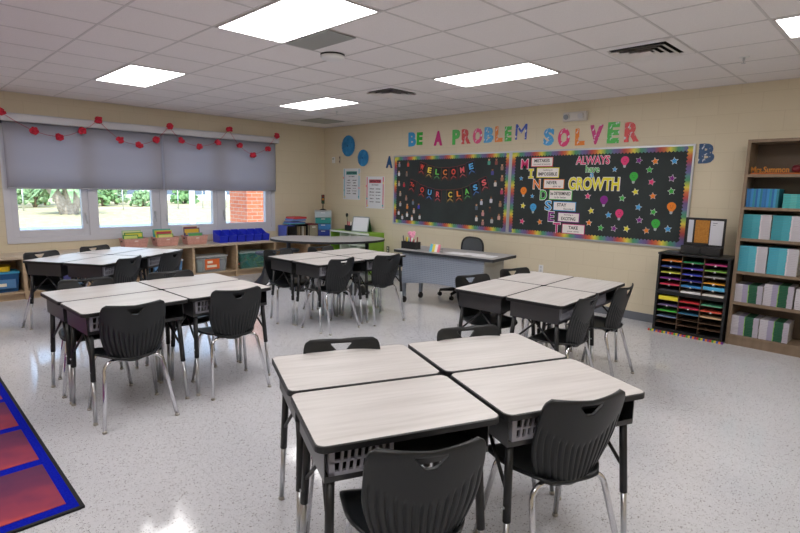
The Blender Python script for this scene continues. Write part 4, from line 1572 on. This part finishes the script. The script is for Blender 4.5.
t = thing('desktop_message_board', 'black tabletop board with a cork panel between two white panels, on the paper sorter', 'message board', (7.155, -.19, TOP + .0005))
obj('frame', MB().box(-.2, .2, 0, .02, 0, .4), bk, t, bevel=.004)
obj('cork_panel', MB().box(-.095, .045, -.004, 0, .125, .375), noise_mat('cork', 'a8702c', 'bc8238', 60, rough=.9), t)
obj('white_panel', MB().box(-.165, -.115, -.004, 0, .125, .375), pm('c4c8d4', .3), t)
wp = obj('white_panel', MB().box(.055, .18, -.004, 0, .11, .375), pm('cfd0d8', .3), t)
obj('panel_print', MB().box(.075, .12, -.005, -.004, .345, .352).box(.075, .105, -.005, -.004, .325, .33), pm('70747c'), wp)
b = obj('drawer_base', MB().box(-.2, .2, -.09, -.001, 0, .09), bk, t, bevel=.004)
for x in (-.1, .1):
    d = obj('drawer', MB().box(x - .09, x + .09, -.096, -.09, .01, .08), pm('242426', .4), b)

# ================================================================== BOOKCASE
BX, BW, BD, BH = 7.5, 1.22, .33, 2.13
t = thing('bookcase', 'tall taupe bookcase filled with workbooks at the right edge', 'bookcase', (BX, 0, 0))
cs_ = MT['case']
obj('side_panel', MB().box(0, .03, -BD, -.012, 0, BH), cs_, t)
obj('side_panel', MB().box(BW - .03, BW, -BD, -.012, 0, BH), cs_, t)
obj('top_panel', MB().box(.03, BW - .03, -BD, -.012, BH - .03, BH), cs_, t)
obj('back_panel', MB().box(.03, BW - .03, -.02, -.013, .1, BH - .03), MT['caseback'], t)
obj('plinth', MB().box(.03, BW - .03, -BD + .01, -BD + .025, 0, .085), cs_, t)
SH = [.11, .465, .79, 1.135, 1.455, 1.785]
for z in SH:
    obj('shelf', MB().box(.03, BW - .03, -BD, -.02, z - .028, z), cs_, t)
t = thing('name_plate', 'orange cut-out lettering on a base with a dark red apple, top shelf of the bookcase', 'name sign', (7.73, -.26, 1.786))
obj('base', MB().box(-.19, .30, -.02, .02, 0, .016), pm('b05a1c', .5), t, bevel=.003)
tm = text_mesh('Mrs.Summon', .32, .06, .016, .015, pm('cf862c', .5))
o = obj('lettering', tm, pm('cf862c', .5), t, loc=(-.03, .008, .047))
ap = obj('apple', MB().lathe([(.001, -.03), (.02, -.034), (.04, -.015), (.044, .01), (.03, .035), (.008, .032), (.001, .028)], (.19, 0, .05), 18), pm('6a1020', .4), t)
obj('stem', MB().tube([(.19, 0, .078), (.196, 0, .096)], .004, 6), pm('4a3020', .7), ap)

def pile(x, w, z, n, th, band, label, d=.26, y=-.165):
    """a pile of workbooks lying flat, spines to the front"""
    mats = [pm(c, .55) for c, _ in band] + [pm('c8c4bc', .8)]
    b = MB()
    xs = 0
    for k, (c, f) in enumerate(band):
        b.box(xs * w - w / 2, (xs + f) * w - w / 2, -d / 2, d / 2, 0, th * .86, k)
        xs += f
    b.box(-w / 2 + .002, w / 2 + .0015, -d / 2 + .01, d / 2 - .002, th * .12, th * .8, len(band))
    base = b.mesh('workbook', mats)
    rnd = random.Random(int(x * 1000))
    for k in range(n):
        o = obj('workbook', base, mats, loc=(x + rnd.uniform(-.0015, .0015), y + rnd.uniform(-.004, .003), z + .0005 + k * th), rot=(0, 0, rnd.uniform(-.008, .008)))
        tag(o, label, 'workbook', label.split(' in the ')[-1] + ' workbooks')
# second shelf from top: upright rows of blue books, read as single thick spines side by side
rnd = random.Random(2)
for k in range(14):
    w = .0195
    c = ['2f74b4', '2c6ea6', '3a86c4', '2f8a9c', '2a68a8', '3f92c0', '2a7a8a'][k % 7]
    o = obj('workbook', MB().box(0, w - .0008, -.25, 0, 0, .185).box(.001, w - .002, -.249, -.002, .185, .1855), pm(c, .5), loc=(7.535 + k * w, -.05, SH[4] + .0005))
    tag(o, 'thin blue workbook standing upright in the row at the left of the second shelf', 'workbook', 'blue workbooks upright on the second shelf')
pile(7.945, .2, SH[4], 9, .0155, [('4ab0b0', .3), ('62bcb8', .25), ('48acb0', .45)], 'turquoise workbook in the pile right of the blue row')
teal = [('3f9aa8', .35), ('4aa6b4', .27), ('d8d4da', .05), ('c4c0c8', .33)]
for x, nm in ((7.65, 'left'), (7.905, 'right')):
    pile(x, .245, SH[3], 15, .0165, teal, 'teal and white workbook in the %s pile on the third shelf' % nm)
    pile(x, .245, SH[2], 16, .0168, [('4aa6bc', .35), ('58b2c4', .27), ('d8d4da', .05), ('c4c0c8', .33)], 'teal and white workbook in the %s pile on the fourth shelf' % nm)
    gr = [('c8c4cc', .28), ('a49cb8', .2), ('8cc060', .03), ('1f5a40', .3), ('b8b2c0', .19)]
    pile(x, .245, SH[1], 11 if nm == 'left' else 13, .017, gr, 'lilac and dark green workbook in the %s pile on the fifth shelf' % nm)
    pile(x, .245, SH[0], 12, .017, gr, 'lilac and dark green workbook in the %s pile on the bottom shelf' % nm)
pile(8.17, .25, SH[3], 15, .0165, teal, 'teal workbook in the pile cut by the picture edge on the third shelf')
pile(8.17, .25, SH[1], 12, .017, gr, 'lilac workbook in the pile cut by the picture edge on the fifth shelf')

# ================================================================== BOARDS
def bulletin(x0, x1, z0, z1, label):
    t = thing('bulletin_board', label, 'bulletin board', ((x0 + x1) / 2, 0, (z0 + z1) / 2), 0, 'black bulletin boards with rainbow borders')
    w, h = (x1 - x0) / 2, (z1 - z0) / 2
    obj('backing', MB().box(-w + .02, w - .02, -.014, -.001, -h + .02, h - .02), MT['paperblack'], t)
    fr = MB().box(-w, w, -.024, -.001, h - .022, h).box(-w, w, -.024, -.001, -h, -h + .022)
    fr.box(-w, -w + .022, -.024, -.001, -h + .022, h - .022).box(w - .022, w, -.024, -.001, -h + .022, h - .022)
    obj('frame', fr, MT['alu'], t)
    bw, am, per = .062, .009, .042
    def strip(L, wave_at):
        """scalloped strip from 0 to L, width bw, wavy inner edge"""
        n = int(L / per) * 8
        top, bot = [], []
        for k in range(n + 1):
            s = L * k / n
            bot.append((s, bw - am + am * abs(math.sin(PI * s / per)) * 2 - am))
            top.append((s, 0))
        return top, bot, n
    for side in range(4):
        L = (2 * w - .044) if side < 2 else (2 * h - .044)
        top, bot, n = strip(L, 0)
        vs, fs = [], []
        for yy in (-.0155, -.0145):
            for row in (top, bot):
                for s, q in row:
                    if side == 0: p = (-w + .022 + s, yy, h - .022 - q)
                    elif side == 1: p = (-w + .022 + s, yy, -h + .022 + q)
                    elif side == 2: p = (-w + .022 + q, yy - .0008, -h + .022 + s)
                    else: p = (w - .022 - q, yy - .0008, -h + .022 + s)
                    vs.append(p)
        m = n + 1
        for k in range(n):
            fs += [(k, k + 1, m + k + 1, m + k), (2 * m + k, 3 * m + k, 3 * m + k + 1, 2 * m + k + 1), (m + k, m + k + 1, 3 * m + k + 1, 3 * m + k)]
        obj('scalloped_border', MB().add(vs, fs), MT['rainx'] if side < 2 else MT['rainz'], t)
    return t
ZB0, ZB1 = .935, 2.135
bulletin(2.05, 4.487, ZB0, ZB1, 'left bulletin board with the welcome banner')
bulletin(4.491, 6.93, ZB0, ZB1, 'right bulletin board with the growth mindset letters')
YB = -.0142
def pin(o, label, cat, group=None): return tag(o, label, cat, group)

def swallow(w, h): return [(-w / 2, h / 2), (-w / 2, -h / 2), (0, -h / 2 + h * .2), (w / 2, -h / 2), (w / 2, h / 2)]
def banner(rows, label, breaks=()):
    cx = sum(r[2] for r in rows) / len(rows); cz = sum(r[3] for r in rows) / len(rows)
    t = thing('pennant_banner', label, 'banner', (cx, YB, cz), 0, 'chalkboard pennant banners')
    st = MB()
    W0, H0 = .155, .215
    ts = []
    for k, (ch, col, x, z) in enumerate(rows):
        a, b = rows[max(0, k - 1)], rows[min(len(rows) - 1, k + 1)]
        ang = math.atan2(b[3] - a[3], b[2] - a[2]) * .8
        R2 = Matrix.Rotation(-ang, 3, 'Y')
        pz = z - .01
        def pr_(pts, s=1): return [tuple(((R2 @ Vector((p[0] * s, 0, p[1] * s))) + Vector((x - cx, 0, pz - cz)))[i] for i in (0, 2)) for p in pts]
        colm = pm({'red': 'f0503c', 'rose': 'ee6468', 'yellow': 'efd84e', 'green': '6ccc58', 'orange': 'f08a3a', 'blue': '5ab2ee'}[col])
        p1 = obj('pennant', MB().prism(pr_(swallow(W0, H0)), -.0045, -.003, ax='y'), pm({'red': '5a2428', 'rose': '5a2a30', 'yellow': '5a4a30', 'green': '2f4a34', 'orange': '5a3228', 'blue': '27344e'}[col]), t)
        obj('pennant_face', MB().prism(pr_(swallow(W0 * .9, H0 * .92)), -.0055, -.0044, ax='y'), pm('17181a', .7), p1)
        tail = [(-W0 * .34, -H0 * .27), (-W0 * .38, -H0 * .40), (0, -H0 * .22), (W0 * .38, -H0 * .40), (W0 * .34, -H0 * .27), (0, -H0 * .12)]
        obj('pennant_tail', MB().prism(pr_(tail), -.0062, -.0054, ax='y'), pm({'red': '9a3a3a', 'rose': 'a04a50', 'yellow': 'a88a4a', 'green': '4a8a50', 'orange': 'a85a3a', 'blue': '3f6aa8'}[col]), p1)
        tm = text_mesh(ch, .085 if ch != 'To' else .1, .09 if ch != 'To' else .065, .001, .035, colm)
        o = obj('letter', tm, colm, p1, loc=(x - cx, -.0056, pz - cz + .03), rot=(0, -ang, 0))
        ts.append((Vector((x - cx, -.004, pz - cz)) + R2 @ Vector((-W0 / 2, 0, H0 / 2)), Vector((x - cx, -.004, pz - cz)) + R2 @ Vector((W0 / 2, 0, H0 / 2))))
    pts = [p for pr2 in ts for p in pr2]
    st.tube(pts, .0025, 6)
    obj('string', st, pm('7a3038', .7), t)
banner(PEN1, 'upper pennant banner spelling WELCOME on the left board')
banner(PEN2, 'lower pennant banner spelling To OUR CLASS on the left board')

shirts = ['8a8fa0', 'c84a3a', 'd8d8dc', '7a6a60', 'b8b0a8', 'c03040', 'a89a90', '9a7a70', 'b0b4b8', '6a7a8a', 'd0823a', '3a3ab8', 'c0b8b0', 'dcdce4', 'e0e0e4', 'c4c8d0', 'e4e4e8', 'c8ccd0',
          '4aa08a', '8a4a40', '9a7a6a', '4a4a98', 'b07a60', 'd8d0c8', 'c04868', 'd8d8e0', 'c8ccdc', 'a08068', '5a6a7a', '3a2a28', 'c89090', 'd0a090', 'd8d8d4', 'b8b8bc', 'b07a78']
snm = ['grey-blue top', 'red scarf', 'white top', 'brown top', 'beige top', 'bright red top', 'taupe top', 'brown-rose top', 'light grey top', 'slate top', 'orange top', 'vivid blue top', 'sand top', 'pale lilac top', 'white shirt', 'silver top', 'long white shirt', 'pale grey coat',
       'green top', 'dark red top', 'tan top', 'indigo top', 'rust top', 'cream top', 'pink top', 'white blouse', 'bluish white top', 'camel top', 'dark slate top', 'very dark top', 'dusty pink top', 'peach top', 'off-white top', 'grey top', 'mauve top']
skin = ['c89878', '8a5c40', 'd8aa88', 'a87858']
for k, (x, z) in enumerate(PHOTOS):
    side = 'left' if x < 3.2 else 'right'
    t = thing('photo_cutout', 'tiny person cut-out in %s, %s side of the welcome board' % (snm[k], side), 'photo', (x, YB, z), 0, 'small people cut-outs around the welcome banner')
    body = [(-.022, -.05), (.022, -.05), (.026, -.005), (.016, .012), (-.016, .012), (-.026, -.005)]
    obj('body', MB().prism(body, -.003, -.001, ax='y'), pm(shirts[k], .6), t)
    hd = [(.017 * math.cos(a * PI / 6), .03 + .02 * math.sin(a * PI / 6)) for a in range(12)]
    obj('head', MB().prism(hd, -.0035, -.001, ax='y'), pm(skin[k % 4], .6), t)
    hr = [(.02 * math.cos(a * PI / 8), .036 + .021 * math.sin(a * PI / 8)) for a in range(9)]
    obj('hair', MB().prism(hr, -.004, -.0034, ax='y'), pm(['2a201a', '4a3424', '1c1a1a'][k % 3], .6), t)

# stars, bulbs
def star_pts(r, q=.48, n=5, a0=PI / 2):
    return [((r if k % 2 == 0 else r * q) * math.cos(a0 + PI * k / n), (r if k % 2 == 0 else r * q) * math.sin(a0 + PI * k / n)) for k in range(2 * n)]
SL = ['in the top row between two light bulbs', 'in the top row right of the purple star', 'at the top right corner of the board', 'above the right of the green light bulb', 'small one left of the top green light bulb', 'by the right border below the blue star',
      'right of the upper green light bulb', 'below the upper green light bulb', 'by the right border above the orange light bulb', 'right of the yellow star in the middle', 'right under the word GROWTH', 'right of the purple light bulb',
      'in the middle of the right half', 'left of the orange light bulb', 'below and left of the purple light bulb', 'left of the lower pink light bulb', 'below the middle blue star', 'beside the lowest card', 'in the bottom row, second after the cards',
      'in the bottom row under the lower pink light bulb', 'in the bottom row right of the purple star', 'in the bottom row left of the lower green bulb', 'at the bottom right corner of the board', 'small one under the letter M', 'small one right of the left orange light bulb',
      'left of the blue light bulb', 'at the bottom left corner of the board', 'in the bottom row left of the letter T']
for k, (c, x, z) in enumerate(STARS):
    r = .036 if (k in (4, 23, 24)) else .047
    t = thing('paper_star', '%s paper star %s' % (c, SL[k]), 'paper star', (x, YB, z), 0, 'paper stars on the mindset board')
    a0 = PI / 2 + (k * 37 % 20 - 10) * .03
    obj('outline', MB().prism(star_pts(r, a0=a0), -.002, -.001, ax='y'), PM['white'] if k % 3 else pm('c8ccd0'), t)
    obj('star_face', MB().prism(star_pts(r * .84, a0=a0), -.003, -.0019, ax='y'), PM[c], t)
BLb = ['at the top beside the word ALWAYS', 'right of the word GROWTH', 'in the middle under GROWTH', 'low in the middle of the board', 'near the right border', 'near the bottom right', 'at the left under the letter M', 'at the lower left beside the S and E cards']
for k, (c, x, z) in enumerate(BULBS):
    t = thing('paper_light_bulb', '%s paper light bulb %s' % (c, BLb[k]), 'paper light bulb', (x, YB, z), 0, 'paper light bulbs on the mindset board')
    def bp(s):
        pts = []
        for a in range(-50, 231, 14):
            pts.append((.05 * s * math.cos(math.radians(a)), .016 + .05 * s * math.sin(math.radians(a))))
        pts += [(-.018 * s, -.045), (.018 * s, -.045)]
        return pts
    obj('outline', MB().prism(bp(1.1), -.002, -.001, ax='y'), pm('30343a'), t)
    f_ = obj('glass', MB().prism(bp(1.0), -.003, -.0019, ax='y'), PM[c], t)
    obj('screw_base', MB().prism([(-.017, -.043), (.017, -.043), (.014, -.068), (.006, -.074), (-.006, -.074), (-.014, -.068)], -.0032, -.001, ax='y'), pm('b4b8bc'), t)
    fc = MB()
    for s in (-1, 1):
        fc.prism([(s * .015 + .004 * math.cos(a * PI / 3), .022 + .005 * math.sin(a * PI / 3)) for a in range(6)], -.0036, -.0029, ax='y')
    fc.prism([(-.014, .006), (-.007, 0), (.007, 0), (.014, .006), (.007, -.004), (-.007, -.004)], -.0036, -.0029, ax='y')
    obj('face', fc, pm('3a2a2a'), f_)
for k, (ch, col, x, z) in enumerate(MIND):
    t = thing('paper_letter', '%s letter %s, %s of the downward MINDSET row' % (col, ch, ['first', 'second', 'third', 'fourth', 'fifth', 'sixth', 'last'][k]), 'paper letter', (x, YB, z), 0, 'MINDSET letters')
    if ch == 'I':
        def ip(e): return [(-.038 - e, -.065 - e), (.038 + e, -.065 - e), (.038 + e, -.04 + e), (.015 + e, -.04 + e), (.015 + e, .04 - e), (.038 + e, .04 - e), (.038 + e, .065 + e), (-.038 - e, .065 + e), (-.038 - e, .04 - e), (-.015 - e, .04 - e), (-.015 - e, -.04 + e), (-.038 - e, -.04 + e)]
        obj('outline', MB().prism(ip(.006), -.001, 0, ax='y'), pm('e0d8dc'), t)
        obj('letter_face', MB().prism(ip(0), -.002, -.0009, ax='y'), PM[col], t)
        continue
    w = {'M': .115, 'I': .085, 'N': .11, 'D': .1, 'S': .1, 'E': .09, 'T': .105}[ch]
    obj('outline', text_mesh(ch, w * 1.12, .148, .001, .045, PM['white'], back=.0), pm('e0d8dc'), t)
    obj('letter_face', text_mesh(ch, w, .13, .001, .02, PM[col], back=.001), PM[col], t)
CT = [('MISTAKES', 'are proof of learning', 'rose', 1), ('nothing is', 'IMPOSSIBLE', 'yellow', 0), ('NEVER', 'give up', 'orange', 1), ('be DETERMINED', 'to be better', 'green', 1), ('STAY', 'focused', 'blue', 1), ('learning is', 'EXCITING', 'purple', 0), ('TAKE', 'your time', 'magenta', 1)]
inkm = pm('26262a', .6)
for k, ((x, z, w, h), (a, b, col, first)) in enumerate(zip(CARDS, CT)):
    t = thing('motto_card', 'white card reading %s %s beside the letter %s' % (a, b, MIND[k][0]), 'card', (x + w / 2, YB, z), 0, 'motto cards on the mindset board')
    obj('border', MB().box(-w / 2, w / 2, -.003, -.001, -h / 2, h / 2), PM[col], t)
    fc = obj('card_face', MB().box(-w / 2 + .009, w / 2 - .009, -.004, -.0029, -h / 2 + .009, h / 2 - .009), pm('ece6e4'), t)
    big, small = (a, b) if first else (b, a)
    wb = {'MISTAKES': .7, 'IMPOSSIBLE': .84, 'NEVER': .5, 'be DETERMINED': .86, 'STAY': .42, 'EXCITING': .66, 'TAKE': .42}[big] * w
    ws = {'are proof of learning': .78, 'nothing is': .42, 'give up': .38, 'to be better': .5, 'focused': .42, 'learning is': .42, 'your time': .5}[small] * w
    s = 1 if first else -1
    dx = {'NEVER': -.03, 'STAY': -.04}.get(big, 0)
    ddx = {'give up': .05, 'focused': .06}.get(small, 0)
    obj('large_word', text_mesh(big, wb, .045, .0008, .02, inkm), inkm, fc, loc=(dx, -.004, s * .018))
    obj('small_word', text_mesh(small, ws, .026, .0008, .0, inkm), inkm, fc, loc=(ddx, -.004, -s * .033))
for txt, x, z, w, h, col, bold, lab in (('ALWAYS', 5.728, 1.981, .45, .105, 'pink', .02, 'pink cut-out word ALWAYS at the top of the right board'), ('have', 5.736, 1.87, .186, .09, 'green', .01, 'green cut-out word have under ALWAYS'),
                                   ('a', 5.734, 1.79, .055, .06, 'blue', .01, 'small blue cut-out word a above GROWTH'), ('GROWTH', 5.759, 1.679, .679, .165, 'yellow', .03, 'large yellow cut-out word GROWTH')):
    t = thing('paper_word', lab, 'paper word', (x, YB, z), 0, 'growth phrase')
    obj('outline', text_mesh(txt, w * 1.03, h * 1.1, .001, bold + .035, pm('e8e4e6')), pm('e8e4e6'), t)
    obj('word_face', text_mesh(txt, w, h, .001, bold, PM[col], back=.001), PM[col], t)

# ================================================================== WALL LETTERS AND WALL ITEMS
names = ['B of BE', 'E of BE', 'A standing alone', 'P of PROBLEM', 'R of PROBLEM', 'O of PROBLEM', 'B of PROBLEM', 'L of PROBLEM', 'E of PROBLEM', 'M of PROBLEM', 'S of SOLVER', 'O of SOLVER', 'L of SOLVER', 'V of SOLVER', 'E of SOLVER', 'R of SOLVER', 'B right of the boards', 'A left of the boards']
wlm = {}
for col in ('blue', 'green', 'magenta', 'red', 'pink', 'orange', 'royal', 'navy'):
    base = COLS[col]
    m = mat('glossy_' + col, base, .25)
    if col != 'magenta':
        pass
    wlm[col] = m
def scribble_letter(col):
    """printed paper with white scribble pattern"""
    m = mat('printed_' + col, COLS[col], .35)
    q = NT(m)
    nz = q.n('TexNoise', _Scale=22.0, _Detail=2.0)
    q.l(q.coord(), nz.inputs['Vector'])
    q.l(q.ramp(nz.outputs['Fac'], [(.58, COLS[col]), (.64, 'dfe3ea')]), q.b.inputs['Base Color'])
    return m
prm = {c: scribble_letter(c) for c in ('blue', 'green', 'red', 'pink', 'orange', 'royal', 'navy', 'magenta')}
for k, (ch, col, x, z, w, h) in enumerate(TOPS):
    pat = 4 <= k <= 9 or 10 <= k <= 16
    m = prm[col] if pat else wlm[col]
    tm = text_mesh(ch, w * .96, h, .006, .0 if ch == 'M' else .055, m)
    o = obj('wall_letter', tm, m, loc=(x, -.0008, z), rot=(0, (-.02, .02, .015, -.015)[k % 4], 0))
    cname = {'royal': 'royal blue', 'navy': 'dark blue'}.get(col, col)
    tag(o, '%s cut-out letter %s on the beige wall' % (cname, names[k]), 'wall letter', 'cut-out letters on the wall' if k < 16 else 'dark blue side letters')

def rosette(x, z, r, label):
    t = thing('paper_rosette', label, 'paper rosette', (x, -.001, z), 0, 'blue paper rosettes')
    n = 40
    vs = [(0, -.03, 0)]
    fs = []
    for k in range(2 * n):
        a = PI * k / n
        d = -.028 if k % 2 else -.006
        vs.append((r * math.cos(a), d * .8, r * math.sin(a)))
    for k in range(2 * n):
        fs.append((0, k + 1, (k + 1) % (2 * n) + 1))
    o = obj('pleated_disc', MB().add(vs, fs), noise_mat('blue_tissue', '2f80b4', '3f94c8', 12, rough=.7), t)
    o.modifiers.new('t', 'SOLIDIFY').thickness = .001
    obj('centre', MB().tube([(0, -.028, 0), (0, -.034, 0)], r * .1, 14), pm('2a6a9c', .6), t)
rosette(.77, 2.36, .2, 'larger blue paper rosette near the room corner')
rosette(1.21, 2.12, .155, 'smaller blue paper rosette below and right of the other')

def poster(x0, x1, z0, z1, title, hdr, edge, rows, label):
    t = thing('wall_poster', label, 'poster', ((x0 + x1) / 2, 0, (z0 + z1) / 2), 0, 'arithmetic word posters')
    w, h = (x1 - x0), (z1 - z0)
    obj('sheet', MB().box(-w / 2, w / 2, -.003, -.0008, -h / 2, h / 2), pm('dcdfe4'), t)
    b = MB()
    b.box(-w / 2 + .02, -w / 2 + .045, -.004, -.003, -h / 2 + .02, h / 2 - .01).box(w / 2 - .045, w / 2 - .02, -.004, -.003, -h / 2 + .02, h / 2 - .01)
    obj('side_bars', b, pm(edge), t)
    hb = obj('title_band', MB().box(-w * .32, w * .32, -.0045, -.003, h / 2 - .12, h / 2 - .055), pm(hdr), t)
    obj('title', text_mesh(title, w * .58, .042, .001, .03, inkm), inkm, hb, loc=(0, -.0045, h / 2 - .0875))
    obj('subtitle', text_mesh('KEY WORDS', w * .34, .022, .001, .01, inkm), inkm, t, loc=(0, -.003, h / 2 - .155))
    for r, (a, c) in enumerate(rows):
        z = h / 2 - .225 - r * (h - .29) / len(rows)
        for s, q in ((-1, a), (1, c)):
            obj('word', text_mesh(q, min(.024 * len(q), .13), .024, .001, .02, inkm), inkm, t, loc=(s * w * .17, -.003, z))
    dots = MB()
    for k, (a, c) in enumerate([(-.47, .2), (.45, .3), (-.44, -.2), (.44, -.12), (-.4, -.42), (.42, -.4)]):
        dots.prism([(a * w + .02 * math.cos(q * PI / 4), c * h + .02 * math.sin(q * PI / 4)) for q in range(8)], -.0052, -.0042, ax='y', mi=k % 3)
    obj('dots', dots, [pm('e08a90'), pm('e8d080'), pm('5ab4b8')], t)
poster(.61, 1.12, 1.33, 1.93, 'ADDITION', '4aa09a', '7ab8d0', [('add', 'total'), ('together', 'sum'), ('plus', 'combined'), ('increase', 'join'), ('both', 'how many'), ('altogether', 'more')], 'addition poster with teal title band and blue side bars')
poster(1.29, 1.80, 1.185, 1.775, 'SUBTRACTION', 'c84a5c', 'd8606e', [('minus', 'decrease'), ('difference', 'remain'), ('take away', 'how many'), ('less', 'left'), ('fewer', 'subtract')], 'subtraction poster with red title band and pink side bars')

t = thing('thermostat', 'small white thermostat on the wall left of the larger rosette', 'thermostat', (.31, 0, 2.1))
obj('case', MB().box(-.04, .04, -.025, -.0008, -.06, .06), MT['white'], t, bevel=.006)
obj('display', MB().box(-.022, .022, -.0265, -.025, .01, .035), pm('9aa89a', .2), t)
t = thing('wall_sensor', 'slim dark-striped sensor plate right of the thermostat', 'sensor', (.5, 0, 2.105))
obj('plate', MB().box(-.02, .02, -.012, -.0008, -.07, .07), pm('b0a894', .5), t, bevel=.003)
obj('buttons', MB().box(-.012, .012, -.016, -.012, .025, .05).box(-.012, .012, -.016, -.012, -.05, -.025), pm('3a3a38', .5), t)
for x, z, dark, lab in ((5.074, .477, False, 'white wall socket behind the right desk group'), (1.92, .45, True, 'dark wall socket beside the lime shelf')):
    t = thing('wall_socket', lab, 'socket', (x, 0, z), 0, 'wall sockets')
    obj('plate', MB().box(-.036, .036, -.006, -.0008, -.058, .058), pm('4a4c48') if dark else MT['white'], t, bevel=.002)
    obj('outlet', MB().box(-.015, .015, -.0075, -.006, .008, .04).box(-.015, .015, -.0075, -.006, -.04, -.008), pm('c8c8c0') if dark else pm('c4c4c8'), t)
t = thing('emergency_light', 'white twin-lamp emergency light high on the wall above SOLVER', 'emergency light', (5.46, 0, 2.545))
obj('case', MB().box(-.165, .165, -.075, -.0008, -.055, .06), pm('d0cdc8', .4), t, bevel=.015)
for s in (-1, 1):
    l = obj('lamp_head', MB().tube([(s * .1, -.07, -.0), (s * .1, -.1, -.005)], .042, 18), pm('c8c6c4', .4), t)
    obj('lens', MB().tube([(s * .1, -.1, -.005), (s * .1, -.104, -.006)], .034, 18), MT['steel'] if s > 0 else pm('8a9098', .2), l)
